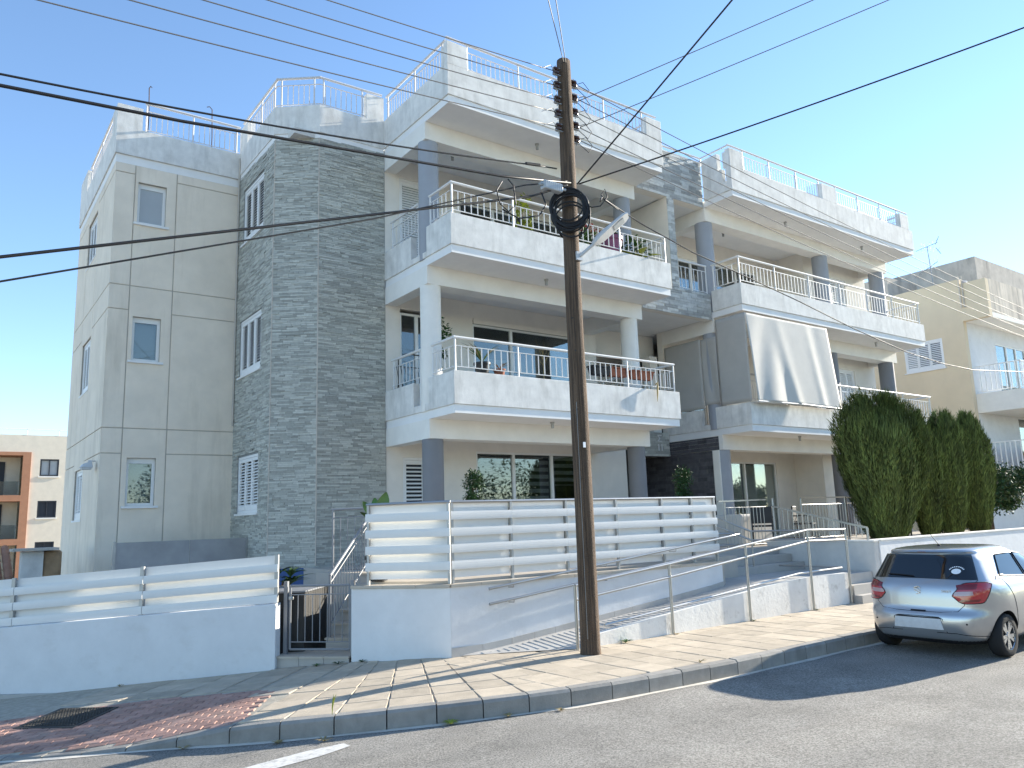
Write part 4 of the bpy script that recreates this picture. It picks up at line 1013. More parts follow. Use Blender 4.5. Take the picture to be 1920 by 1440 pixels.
# cable coil
cc = thing('cable_coil', 'thick black cable coiled in loops and hung on the wooden pole', 'cable coil', (PX0, PY0, 5.88))
q = MB(); rnd = random.Random(5); pts = []
to_cam = Vector((-.66, -.75, 0)); rt = Vector((.75, -.66, 0))
for k in range(24*13):
    t = k/24*2*math.pi; lp = k/24; rr = .235+.03*math.sin(lp*2.2)+.012*math.sin(lp*5); cz = -.02+.05*math.sin(lp*1.3)-(.10 if int(lp) in (4, 8) else 0)
    pts.append(to_cam*(.165+.02*math.sin(lp*3.1))+rt*(rr*math.cos(t)+.012*math.sin(lp))+Vector((0, 0, cz+rr*1.02*math.sin(t))))
q.tube(pts, .0125, 6); q.build('loops', 'cable', cc, smooth=True)
q = MB(); q.tube([to_cam*-.16+rt*(.17*math.cos(t))+Vector((0, 0, -.16+.17*math.sin(t))) for t in [i/20*2*math.pi for i in range(20*3)]], .014, 6); q.build('rear_loops', 'cable', cc, smooth=True)
q = MB(); q.tube([to_cam*.17+rt*.24+Vector((0, 0, .03)), to_cam*.2+rt*.30+Vector((0, 0, -.02)), to_cam*.18+rt*.42+Vector((0, 0, -.0)), to_cam*.18+rt*.52+Vector((0, 0, .12)), to_cam*.18+rt*.49+Vector((0, 0, .24)), to_cam*.18+rt*.44+Vector((0, 0, .16)), to_cam*.18+rt*.50+Vector((0, 0, .06)), to_cam*.15+rt*.66+Vector((0, 0, -.06))], .008, 6); q.build('loose_loop', 'cable', cc, smooth=True)
# clear splice box hung on the cable
sb = thing('splice_box', 'clear plastic cable splice box hanging left of the pole', 'junction box', (6.45, 7.72, 6.13))
MB().box(-.16, .16, -.05, .05, -.06, .06).build('case', 'clear_plastic', sb, bevel=.012)
q = MB()
for k in range(9): q.box(-.14+k*.034, -.125+k*.034, -.056, -.05, -.05, .05)
q.build('case_ribs', 'clear_plastic', sb, kind='stuff')
q = MB(); q.cyl((.16, 0, 0), (.24, 0, .01), .022, 8); q.cyl((-.16, 0, 0), (-.22, 0, -.01), .02, 8); q.build('cable_gland', 'galv', sb)

# ---------------------------------------------------------------- overhead wires
def catenary(a, b, sag, n=24): 
    a = Vector(a); b = Vector(b); return [a+(b-a)*(i/n)-Vector((0, 0, sag*4*(i/n)*(1-i/n))) for i in range(n+1)]
def wire(name, label, pts, r, m='wire_grey', group=None):
    o = MB().tube(pts, r, 6).build(name, m, smooth=True); tag(o, label, 'wire', group); return o
def through(P0, P1, ext, curve=.0):
    """straight run from P0 through P1, prolonged by ext metres with a gentle sag"""
    P0 = Vector(P0); P1 = Vector(P1); d = (P1-P0); L_ = d.length; d /= L_; T = L_+ext; out = []
    for i in range(33):
        t = T*i/32; out.append(P0+d*t+Vector((0, 0, curve*t*(t-L_))))
    return out
TL = [((6.66, 7.80, 7.96), (3.14, 7.50, 7.49)), ((6.66, 7.80, 7.74), (2.46, 7.44, 7.18)), ((6.66, 7.80, 7.52), (1.78, 7.38, 6.88)), ((6.66, 7.80, 7.33), (1.13, 7.32, 6.58)), ((6.66, 7.80, 7.11), (.39, 7.25, 6.25))]
ORD = ('topmost', 'second', 'third', 'fourth', 'lowest')
for k, (a, b) in enumerate(TL):
    wire('overhead_wire', '%s of the five bare wires leaving the pole towards the upper left' % ORD[k], through(a, b, 14, .002), .0065)
RZ = [(7.88, 6.49), (7.66, 6.30), (7.44, 6.11), (7.22, 5.92), (7.02, 5.72)]
for k, (z0, z1) in enumerate(RZ):
    a = Vector((7.02, 7.80, z0)); b = Vector((21.7, 7.83, z1)); o = []
    for i in range(41):
        x = 7.02+i*.6; t = (x-7.02)/14.68; o.append((x, 7.80+.002*i/40, z0+(z1-z0)*t+.0022*(x-7.02)*(x-21.7)*.9))
    wire('overhead_wire', '%s of the five bare wires running right from the pole past the balconies' % ORD[k], o, .0065)
wire('overhead_cable', 'uppermost thin black cable crossing from the left edge to the pole', [(6.62, 7.80, 6.47)]+[(6.22-6.05*i/20, 7.77-.54*i/20, 6.41-.94*i/20-.012*(i/20)*(20-i)) for i in range(21)]+[(-4, 6.85, 4.9), (-12, 6.1, 4.2)], .010, 'cable')
wire('overhead_cable', 'thick black cable sloping across the tower top down to the pole', [(6.79, 7.72, 6.27), (5.58, 7.70, 6.07), (3.71, 7.55, 5.82), (1.62, 7.36, 5.53), (.18, 7.23, 5.37), (-6, 6.7, 4.8), (-14, 6, 4.4)], .0155, 'cable')
wire('overhead_cable', 'thick black cable rising from the left edge across the beige block to the pole', [(6.73, 7.72, 6.22), (6.1, 7.72, 5.92), (5.47, 7.71, 5.71), (3.71, 7.55, 5.1), (.27, 7.24, 3.91), (-6, 6.7, 2.2)], .0145, 'cable')
wire('overhead_cable', 'thin black cable just below the thick one rising from the left edge', [(6.73, 7.72, 6.28), (6.0, 7.75, 6.06), (3.71, 7.55, 5.05), (.29, 7.24, 3.71), (-6, 6.7, 1.6)], .009, 'cable')
wire('overhead_cable', 'black cable climbing steeply from the pole to the top edge of the sky', through((6.88, 7.68, 6.26), (6.85, 4.89, 7.39), 8, .002), .011, 'cable')
wire('overhead_cable', 'black cable from the pole crossing the sky to the upper right corner', through((6.93, 7.70, 6.28), (11.15, 2.43, 7.75), 8, .004), .010, 'cable')
wire('overhead_wire', 'upper of the two thin grey wires climbing right from the pole', through((6.98, 7.70, 7.54), (9.05, 5.08, 8.43), 8, .002), .006)
wire('overhead_wire', 'lower of the two thin grey wires climbing right from the pole', through((6.97, 7.70, 7.13), (9.6, 4.4, 8.22), 8, .002), .006)
wire('service_cable', 'pale service cable sagging from the pole past the tarpaulin blinds to the yellow house', [(7.22, 7.6, 6.05), (7.49, 7.85, 6.26), (8.3, 7.88, 6.04), (9.48, 7.91, 5.80), (10.9, 7.95, 5.62), (12.41, 8.0, 5.42), (14.2, 8.05, 5.14), (16.25, 8.11, 4.89), (17.9, 8.16, 4.80), (19.45, 8.21, 4.80), (22.53, 8.3, 5.03), (27, 8.5, 5.5)], .010, 'cable')
for k, (a, b) in enumerate((((6.80, 7.75, 8.12), (5.436, 6.416, 7.751)), ((6.84, 7.75, 8.12), (5.50, 6.36, 7.79)))):
    wire('overhead_wire', '%s of the pair of thin wires rising straight up from the pole top' % ('left', 'right')[k], through(a, b, 10, .002), .006)
q = MB(); q.cyl((6.05, 7.755, 6.385), (6.30, 7.775, 6.43), .022, 8); tag(q.build('cable_joint', 'cable'), 'black splice sleeve on the thin cable left of the pole', 'cable joint')
wire('hanging_cable', 'loose black cable end drooping left of the splice box', [(5.7, 7.70, 6.06), (5.78, 7.69, 5.98), (5.80, 7.68, 5.72), (5.68, 7.68, 5.60), (5.55, 7.68, 5.68), (5.50, 7.68, 5.85), (5.6, 7.69, 6.0)], .009, 'cable')
wire('hanging_cable', 'black cable loop drooping below the splice box', [(5.6, 7.7, 5.62), (5.85, 7.7, 5.55), (6.2, 7.7, 5.66), (6.32, 7.7, 5.84), (6.25, 7.7, 6.0)], .010, 'cable')

# ---------------------------------------------------------------- plants
def leafquad(mb, c, d, w, l, up, fold=.25):
    """one leaf: two quads folded along the midrib"""
    d = d.normalized(); sd = d.cross(up)
    if sd.length < .05: sd = d.cross(Vector((1, 0, .3)))
    sd.normalize(); nn = sd.cross(d); b = len(mb.v)
    m1 = c+d*(l*.5)+nn*(-fold*w); tip = c+d*l
    mb.v += [tuple(c), tuple(c+d*(l*.45)+sd*w), tuple(tip), tuple(c+d*(l*.45)-sd*w), tuple(m1)]
    mb.f += [(b, b+1, b+4), (b+1, b+2, b+4), (b+2, b+3, b+4), (b+3, b, b+4)]
def rvec(rnd):
    while True:
        v = Vector((rnd.uniform(-1, 1), rnd.uniform(-1, 1), rnd.uniform(-1, 1)))
        if .05 < v.length < 1: return v
def cypress(name, label, loc, h, rmax, seed, n=9000, sq=(1, 1)):
    rnd = random.Random(seed); t = thing(name, label, 'tree', loc, 'clipped cypresses along the garden wall')
    trunk = MB(); trunk.tube([(0, 0, -.1), (.02, .01, h*.3), (0, 0, h*.75)], [.07, .05, .02], 8); trunk.build('trunk', 'bark', t, smooth=True)
    ph = [rnd.uniform(0, 6.28) for _ in range(8)]
    lob = [(rnd.uniform(0, 6.28), rnd.uniform(.55, 1.0)) for _ in range(7)]
    def R_(u, a):     # profile: narrow foot, full shoulder, ragged top
        base = (min(1, .34+1.05*u**.75) if u < .55 else 1.0)*(1-max(0, (u-.72)/.30)**2.0*.86)
        return rmax*max(.05, base)*(1+.08*math.sin(3*a+ph[0]+u*3)+.07*math.sin(5*a+ph[1]-u*2)+.055*math.sin(13*a+ph[2]+u*3))
    cr = MB()
    for k in range(n):
        u = rnd.random()**.9; a = rnd.uniform(0, 2*math.pi); dep = 1-abs(rnd.gauss(0, .13)) if rnd.random() < .88 else rnd.uniform(.3, .9)
        top = 1+.10*math.sin(2*a+ph[3])*dep+.05*math.sin(7*a+ph[4])
        r = R_(u, a)*dep; c = Vector((r*math.cos(a)*sq[0], r*math.sin(a)*sq[1], h*(.03+.95*u*top)))
        d = Vector((math.cos(a)*.30, math.sin(a)*.30, 1))+rvec(rnd)*.30
        l = rnd.uniform(.08, .20); w = rnd.uniform(.008, .016)
        for q in range(2):
            leafquad(cr, c+rvec(rnd)*.03, d+rvec(rnd)*.35, w, l*rnd.uniform(.7, 1.1), Vector((math.cos(a), math.sin(a), .2)), .5)
    for k in range(int(n*.035)):
        a = rnd.uniform(0, 6.28); rr = rmax*.85*rnd.random()**.6; top = 1+.10*math.sin(2*a+ph[3])
        c = Vector((rr*math.cos(a), rr*math.sin(a), h*(.93+.03*rnd.random())*top*(1-.22*(rr/rmax)**2)))
        for q in range(5): leafquad(cr, c+rvec(rnd)*.04, Vector((0, 0, 1))+rvec(rnd)*.3, .010, rnd.uniform(.14, .34)*(1.3 if k % 9 == 0 else 1), Vector((math.cos(a), math.sin(a), 0)), .4)
    cr.build('crown', 'cypress', t)
    core = MB(); prof = [(max(.02, (R_(u, 0)+R_(u, 2)+R_(u, 4))/3*.74), h*(.04+.84*u)) for u in [i/12 for i in range(13)]]
    core.lathe((0, 0, 0), prof, 14); core.build('inner_foliage', 'cypress', t, smooth=True)
    return t
cypress('cypress_tree', 'broad clipped cypress nearest the entrance, largest of the row', (17.0, 9.35, .88), 3.08, .93, 11, 22000)
cypress('cypress_tree', 'narrow cypress wedged directly behind the largest one', (18.85, 9.35, .88), 2.72, .42, 12, 9000)
cypress('cypress_tree', 'slim cypress second from the right end of the row', (20.15, 9.45, .88), 2.82, .54, 13, 11000)
cypress('cypress_tree', 'last cypress of the row beside the small leafy tree', (21.75, 9.55, .88), 2.88, .54, 14, 10000)
def ball_leaves(mb, c, r, n, rnd, w, l, shell=.6, sq=(1, 1, 1)):
    c = Vector(c)
    for k in range(n):
        v = rvec(rnd).normalized(); rr = r*(shell+(1-shell)*rnd.random())*(1+.15*math.sin(5*v.x+3*v.z)); p = c+Vector((v.x*sq[0], v.y*sq[1], v.z*sq[2]))*rr
        leafquad(mb, p, v*.6+rvec(rnd)*.8+Vector((0, 0, -.1)), w*rnd.uniform(.7, 1.2), l*rnd.uniform(.7, 1.2), Vector((0, 0, 1)))
rnd = random.Random(21)
tree = thing('small_tree', 'small leafy tree with forked trunks behind the garden wall at the right edge', 'tree', (24.6, 10.5, .88))
q = MB()
for pts in ([(0, 0, 0), (.05, 0, .35), (-.15, .1, .75), (-.3, .1, 1.2)], [(.15, .0, 0), (.18, .02, .3), (.5, .1, .8), (1.0, .2, 1.3)], [(.02, 0, .2), (.1, .1, .8), (.2, 0, 1.6)]): q.tube(pts, [.055, .05, .04, .02][:len(pts)], 7)
q.build('trunk', 'bark', tree, smooth=True)
q = MB()
for k in range(34): ball_leaves(q, (rnd.uniform(-.55, 2.1), rnd.uniform(-.7, .7), rnd.uniform(.85, 1.75)), rnd.uniform(.28, .45), 330, rnd, .035, .10, .2)
q.build('crown', 'leaf_dark', tree)
def pot(parent, m, r, h, c=(0, 0, 0)):
    q = MB(); q.lathe(c, [(r*.7, 0), (r*.96, h*.85), (r*1.08, h*.86), (r*1.08, h), (r*.95, h), (r*.9, h*.9)], 18); return autosmooth(q.build('pot', m, parent), 30)
# two topiaries on the ground floor terrace
for (x, y, z, lab, sd) in ((7.72, 11.75, ZT, 'clipped two-ball shrub in front of the sliding glass door, left of the pole', 31), (11.55, 10.3, ZT, 'clipped shrub behind the slatted fence next to the dark tiled entrance wall', 32)):
    t = thing('topiary_shrub', lab, 'shrub', (x, y, z)); rnd = random.Random(sd)
    pot(t, 'black_plastic', .2, .38); q = MB(); q.tube([(0, 0, .3), (.03, 0, .8), (-.02, .02, 1.3), (.0, 0, 1.5)], .02, 6); q.build('stem', 'bark', t)
    q = MB(); ball_leaves(q, (0, 0, 1.47), .20, 900, rnd, .02, .05, .3); ball_leaves(q, (.05, .02, 1.08), .19, 700, rnd, .02, .05, .3); ball_leaves(q, (-.1, .0, 1.2), .10, 200, rnd, .02, .05, .3); q.build('crown', 'leaf_dark', t)
def arching(mb, rnd, c, n, L_, w, droop=.5, up=1.0, spread=.7, seg=6):
    for k in range(n):
        a = rnd.uniform(0, 6.28); d = Vector((math.cos(a)*spread, math.sin(a)*spread, up)).normalized(); p = Vector(c); l = L_*rnd.uniform(.7, 1.1); pl = []
        for i in range(seg+1):
            f = i/seg; pl.append((p.copy(), w*math.sin(math.pi*min(.98, .12+f*.86)))); p = p+d*(l/seg); d = (d+Vector((math.cos(a)*.12, math.sin(a)*.12, -droop/seg))).normalized()
        sd = Vector((-math.sin(a), math.cos(a), 0)); b = len(mb.v)
        for (pp, ww) in pl: mb.v += [tuple(pp+sd*ww+Vector((0, 0, ww*.3))), tuple(pp), tuple(pp-sd*ww+Vector((0, 0, ww*.3)))]
        for i in range(seg): mb.f += [(b+3*i, b+3*i+1, b+3*i+4, b+3*i+3), (b+3*i+1, b+3*i+2, b+3*i+5, b+3*i+4)]
rnd = random.Random(41)
t = thing('garden_shrub', 'dark green long-leaved shrub behind the end of the left fence', 'shrub', (4.35, 12.45, -.42)); q = MB()
for k in range(9): arching(q, rnd, (rnd.uniform(-.2, .35), rnd.uniform(-.2, .2), rnd.uniform(.75, 1.45)), 9, .40, .030, .9, .8, .9)
q.build('leaves', 'leaf_dark', t); q = MB()
for k in range(4): q.tube([(.05*k, 0, 0), (.06*k-.05, .02, .7), (.1*k-.12, 0, 1.3)], .018, 6)
q.build('stem', 'bark', t)
t = thing('banana_plant', 'broad-leaved green plant standing up behind the terrace fence corner', 'plant', (5.08, 10.22, ZT)); q = MB()
for (ax_, ay_, l, w_) in ((.10, -.05, .62, .10), (-.18, .1, .5, .085), (.02, .15, .55, .08), (-.3, -.05, .35, .07)):
    b = len(q.v); sd = Vector((.75, -.66, 0))
    for i in range(8):
        f = i/7; c_ = Vector((ax_*f, ay_*f, .75+l*f-.15*f*f)); ww = w_*math.sin(math.pi*(.06+.9*f)); q.v += [tuple(c_+sd*ww), tuple(c_+Vector((.01, .02, 0))), tuple(c_-sd*ww)]
    for i in range(7): q.f += [(b+3*i, b+3*i+1, b+3*i+4, b+3*i+3), (b+3*i+1, b+3*i+2, b+3*i+5, b+3*i+4)]
q.build('leaves', 'leaf_mid', t, smooth=True); MB().tube([(0, 0, .3), (0, 0, .9)], .03, 8).build('stem', 'leaf_mid', t); pot(t, 'black_plastic', .18, .34)
# balcony plants, first floor of the left wing
t = thing('potted_palm', 'small palm in a black pot behind the first floor balcony railing', 'potted plant', (8.55, 12.62, 3.86+.62)); rnd = random.Random(51)
pot(t, 'black_plastic', .16, .30); q = MB(); arching(q, rnd, (0, 0, .28), 15, .62, .018, .75, 1.2, .55); q.build('leaves', 'leaf_dry', t)
q = MB(); arching(q, rnd, (0, 0, .28), 12, .55, .016, .75, 1.2, .6); q.build('green_leaves', 'leaf_mid', t); MB().box(-.2, .2, -.2, .2, -.62, -.002).build('stand', 'black_plastic', t)
t = thing('potted_plant', 'small plant in a terracotta pot beside the balcony palm', 'potted plant', (8.95, 12.60, 4.50)); pot(t, 'terracotta', .12, .18); q = MB(); arching(q, rnd, (0, 0, .17), 16, .28, .01, .8, 1, .9); q.build('leaves', 'leaf_dry', t); MB().box(-.14, .14, -.14, .14, -.64, -.002).build('stand', 'black_plastic', t)
t = thing('bare_shrub', 'leafless branching shrub behind the first floor railing near the dark doorway', 'shrub', (10.4, 13.0, 3.86)); q = MB()
q.tube([(0, 0, 0), (.01, 0, .9), (0, 0, 1.35)], [.012, .010, .007], 6)
for k in range(9):
    a = rnd.uniform(0, 6.28); z = rnd.uniform(1.05, 1.4); q.tube([(0, 0, z), (.1*math.cos(a), .1*math.sin(a), z+.12), (.17*math.cos(a), .17*math.sin(a), z+.28)], [.006, .004, .002], 5)
q.build('branches', 'leaf_dry', t); pot(t, 'black_plastic', .14, .25)
t = thing('hanging_ivy', 'green leafy vine growing beside the white first floor column', 'plant', (8.35, 13.9, 3.86)); q = MB(); rnd = random.Random(61)
for c_, r_ in (((.0, 0, 2.0), .17), ((.18, 0, 1.85), .13), ((.08, .0, 1.72), .1), ((-.05, 0, 1.30), .12), ((-.1, 0, 1.12), .12), ((.1, 0, 1.35), .08)): ball_leaves(q, c_, r_, 60, rnd, .03, .075, .2)
q.build('leaves', 'leaf_mid', t); MB().tube([(0, 0, .3), (-.1, 0, 1.1), (.0, 0, 1.5), (.05, 0, 2.0)], .008, 5).build('stem', 'bark', t); pot(t, 'terracotta', .15, .3)
# planter boxes hooked on the railing
def planter(x, y, z, w_, m, lab, leaves=None):
    t = thing('planter_box', lab, 'planter', (x, y, z)); q = MB()
    q.hexa([(-w_*.9, -.07, 0), (w_*.9, -.07, 0), (w_*.9, .07, 0), (-w_*.9, .07, 0), (-w_, -.095, .17), (w_, -.095, .17), (w_, .095, .17), (-w_, .095, .17)]); q.build('box', m, t, bevel=.01)
    MB().box(-w_-.012, w_+.012, -.107, .107, .172, .20).build('rim', m, t)
    for u in (-w_*.6, w_*.6): MB().tube([(u, -.11, .05), (u, -.11, .19), (u, -.02, .21), (u, -.02, .28)], .006, 6).build('hook', 'iron', t)
    return t
planter(11.45, 12.38, 4.72, .26, 'black_plastic', 'black planter box hooked on the first floor railing just right of the pole')
planter(11.98, 12.38, 4.73, .26, 'terracotta', 'terracotta planter box on the first floor railing, nearer the pole')
planter(12.72, 12.38, 4.72, .33, 'terracotta', 'longer terracotta planter box on the first floor railing by the white column')
for k, x in enumerate((22.35, 23.1)):
    t = planter(x, 12.40, 4.82, .36, 'black_plastic', ('black planter box on the right wing railing, next to the tarpaulin blind', 'black planter box on the right wing railing, farther from the blind')[k])
    q = MB(); ball_leaves(q, (0, 0, .2), .12, 70, random.Random(70+k), .025, .07, .2, (2, 1, .6)); q.build('leaves', 'leaf_dark', t)
# second floor plants
t = thing('flower_planter', 'red flowering plants behind the second floor railing right of the street lamp', 'potted plant', (11.5, 12.55, 6.96)); rnd = random.Random(81)
q = MB(); ball_leaves(q, (0, 0, 1.18), .16, 160, rnd, .022, .05, .2, (2.6, 1, .6)); q.build('flowers', 'flower_red', t); q = MB(); ball_leaves(q, (-.1, 0, .85), .3, 300, rnd, .04, .11, .3, (1.6, .8, 1)); q.build('leaves', 'leaf_mid', t); MB().box(-.5, .5, -.12, .12, 0, .55).build('trough', 'black_plastic', t)
t = thing('purple_pot_plant', 'plant in a large mauve pot behind the second floor railing', 'potted plant', (12.25, 12.6, 7.45)); pot(t, 'pot_purple', .26, .62); q = MB(); ball_leaves(q, (0, 0, .72), .2, 200, rnd, .03, .08, .3); q.build('leaves', 'leaf_dark', t); MB().box(-.2, .2, -.2, .2, -.48, -.002).build('stand', 'black_plastic', t)
t = thing('variegated_plant', 'large yellow-green leaved plant near the right end of the second floor railing', 'potted plant', (12.9, 12.55, 7.0)); q = MB(); arching(q, rnd, (0, 0, .45), 14, .75, .10, 1.1, 1.0, .8); q.build('leaves', 'leaf_yellow', t); q = MB(); ball_leaves(q, (0, 0, .9), .35, 160, rnd, .05, .14, .3); q.build('green_leaves', 'leaf_mid', t); pot(t, 'terracotta', .2, .42)
q = MB(); ball_leaves(q, (-.15, 0, 1.5), .12, 14, rnd, .012, .05, .3); q.build('blossoms', 'flower_white', t)
t = thing('creeper_plant', 'yellowish climbing plant behind the second floor railing left of the pole', 'plant', (9.6, 12.6, 6.96)); q = MB()
for k in range(9): ball_leaves(q, (rnd.uniform(-.15, .25), 0, rnd.uniform(.65, 1.5)), .12, 24, rnd, .035, .10, .2)
q.build('leaves', 'leaf_yellow', t); MB().tube([(0, 0, .1), (.05, 0, .8), (.1, 0, 1.5)], .008, 5).build('stem', 'bark', t); pot(t, 'terracotta', .16, .32)
# weeds along the kerb and walls
k = 0
WEEDS = [((3.22, 7.47), 'upright grass blade cluster in the kerb joint', .22, 5, 'leaf_yellow'), ((4.12, 6.78), 'flat yellowish weed tuft in the gutter near the middle kerb stones', .10, 40, 'leaf_yellow'), ((4.66, 6.58), 'small dry weed in the gutter right of the flat tuft', .08, 22, 'leaf_dry'), ((5.15, 6.38), 'tiny dry tuft in the gutter below the pole shadow', .07, 16, 'leaf_dry'),
         ((7.75, 8.14), 'green weed growing at the foot of the low ramp wall beside the pole', .13, 40, 'leaf_mid'), ((4.50, 10.26), 'small dark weed at the right end of the gate step', .10, 30, 'leaf_dark'), ((4.28, 10.46), 'tiny weed at the foot of the gate step', .09, 24, 'leaf_mid'), ((4.74, 10.04), 'small dark weed at the corner of the short white wall', .09, 24, 'leaf_dark'),
         ((2.74, 7.60), 'brown dead leaves heaped against the kerb', .07, 40, 'leaf_dry'), ((3.05, 7.25), 'dry weed sprig beside the road marking', .10, 14, 'leaf_dry'), ((2.08, 8.33), 'dry tuft where the kerb dips to the driveway', .08, 18, 'leaf_dry'), ((10.5, 8.12), 'dark moss clump at the foot of the ramp wall post', .06, 30, 'leaf_dark'), ((8.75, 8.12), 'small moss clump by the second handrail post', .05, 24, 'leaf_dry'), ((12.2, 8.12), 'moss clump by the fourth handrail post', .06, 30, 'leaf_dark'),
         ((2.2, 12.2), 'dry weed at the foot of the long left wall', .07, 20, 'leaf_dry'), ((7.3, 6.45), 'dry grass sprig on the pavement edge right of the pole', .11, 9, 'leaf_dry')]
for (x, y), lab, l, n_, m_ in WEEDS:
    rnd = random.Random(100+k); k += 1
    on_road = 'gutter' in lab or 'kerb' in lab and 'joint' not in lab or 'marking' in lab
    z = gp(x, y)-(.168 if on_road else (0.0))
    q = MB(); arching(q, rnd, (0, 0, 0), n_, l, .006, .9, .7 if n_ > 8 else 2.5, 1.0 if n_ > 8 else .25, 3)
    o = q.build('weed', m_); o.location = (x, y, z); tag(o, lab, 'weed')

# ---------------------------------------------------------------- parked cars
CZ = [.19, .24, .30, .38, .46, .54, .60, .635, .70, .78, .86, .92, .96, 1.0, 1.06, 1.14, 1.22, 1.30, 1.36, 1.40, 1.425, 1.445, 1.465, 1.48, 1.49, 1.497, 1.50]
def interp(tab, z):
    for i in range(len(tab)-1):
        if tab[i][0] <= z <= tab[i+1][0]:
            t = (z-tab[i][0])/(tab[i+1][0]-tab[i][0]); return tab[i][1]+(tab[i+1][1]-tab[i][1])*t
    return tab[0][1] if z < tab[0][0] else tab[-1][1]
T_X0 = [(.19, .12), (.24, .06), (.30, .03), (.38, .008), (.46, 0), (.54, .004), (.60, .02), (.635, .052), (.70, .058), (.78, .064), (.86, .072), (.92, .084), (.96, .096), (1.0, .115), (1.06, .15), (1.14, .20), (1.30, .30), (1.36, .34), (1.40, .36), (1.425, .325), (1.445, .345), (1.465, .44), (1.48, .66), (1.49, .82), (1.497, 1.0), (1.5, 1.15)]
T_X1 = [(.19, 3.7), (.35, 3.82), (.55, 3.84), (.65, 3.82), (.75, 3.72), (.85, 3.35), (.92, 3.0), (.96, 2.85), (1.0, 2.78), (1.1, 2.58), (1.2, 2.38), (1.3, 2.18), (1.38, 2.0), (1.43, 1.88), (1.465, 1.78), (1.485, 1.65), (1.495, 1.5), (1.5, 1.35)]
T_W = [(.19, .70), (.24, .77), (.30, .81), (.38, .84), (.46, .855), (.54, .862), (.635, .868), (.70, .870), (.78, .868), (.86, .862), (.92, .854), (.96, .842), (1.0, .824), (1.06, .79), (1.14, .748), (1.30, .668), (1.36, .642), (1.40, .622), (1.425, .606), (1.445, .588), (1.465, .555), (1.48, .50), (1.49, .41), (1.497, .28), (1.5, .16)]
def car_pt(phi, z, off=0.0):
    """phi 0 = rear centre, +90 = left side, -90 = right side, 180 = front"""
    x0, x1, w = interp(T_X0, z), interp(T_X1, z), interp(T_W, z); n = 5.2 if z < 1.40 else 3.6
    c, s_ = math.cos(phi), math.sin(phi); xc = (x0+x1)/2; l = (x1-x0)/2
    x = xc-l*math.copysign(abs(c)**(2/n), c); y = w*math.copysign(abs(s_)**(2/n), s_)
    if z < 1.0: y *= 1+.022*math.exp(-((x-.70)/.33)**2)*math.exp(-((z-.74)/.16)**2)
    p = Vector((x, y, z))
    if off:
        e = 1e-3; a = car_pt(phi+e, z)-car_pt(phi-e, z); b = car_pt(phi, min(1.5, z+e))-car_pt(phi, max(.19, z-e)); nn = a.cross(b)
        if nn.length > 1e-12:
            nn.normalize()
            if nn.dot(p-Vector((xc, 0, .8))) < 0: nn = -nn
            p = p+nn*off
    return p
def phi_for_y(y, z): w = interp(T_W, z); r = min(.9999, abs(y)/w); return math.copysign(math.asin(r**(2.6)), y)
def phi_for_x(x, z, side):
    x0, x1 = interp(T_X0, z), interp(T_X1, z); xc = (x0+x1)/2; l = (x1-x0)/2; r = (xc-x)/l; c = math.copysign(min(1, abs(r))**2.6, r); return side*math.acos(max(-1, min(1, c)))
def patch(fn, nu, nv):
    b = MB()
    for i in range(nu+1):
        for j in range(nv+1): b.v.append(tuple(fn(i/nu, j/nv)))
    for i in range(nu):
        for j in range(nv): b.f.append((i*(nv+1)+j, (i+1)*(nv+1)+j, (i+1)*(nv+1)+j+1, i*(nv+1)+j+1))
    return b
def fixn(o, inward=None):
    import bmesh
    bm = bmesh.new(); bm.from_mesh(o.data); bmesh.ops.recalc_face_normals(bm, faces=bm.faces)
    c = Vector((1.9, 0, .7)); d = sum((f.normal.dot(f.calc_center_median()-c) for f in bm.faces), 0)
    if d < 0: bmesh.ops.reverse_faces(bm, faces=bm.faces)
    for f in bm.faces: f.smooth = True
    bm.to_mesh(o.data); bm.free(); return o
def text_mesh(body, size, m):
    cu = bpy.data.curves.new('lettering', 'FONT'); cu.body = body; cu.size = size; cu.align_x = 'CENTER'; cu.extrude = .001
    o = bpy.data.objects.new('lettering', cu); COL.objects.link(o); dg = bpy.context.evaluated_depsgraph_get()
    me = bpy.data.meshes.new_from_object(o.evaluated_get(dg)); bpy.data.objects.remove(o); me.materials.clear(); me.materials.append(MATS[m]); return me
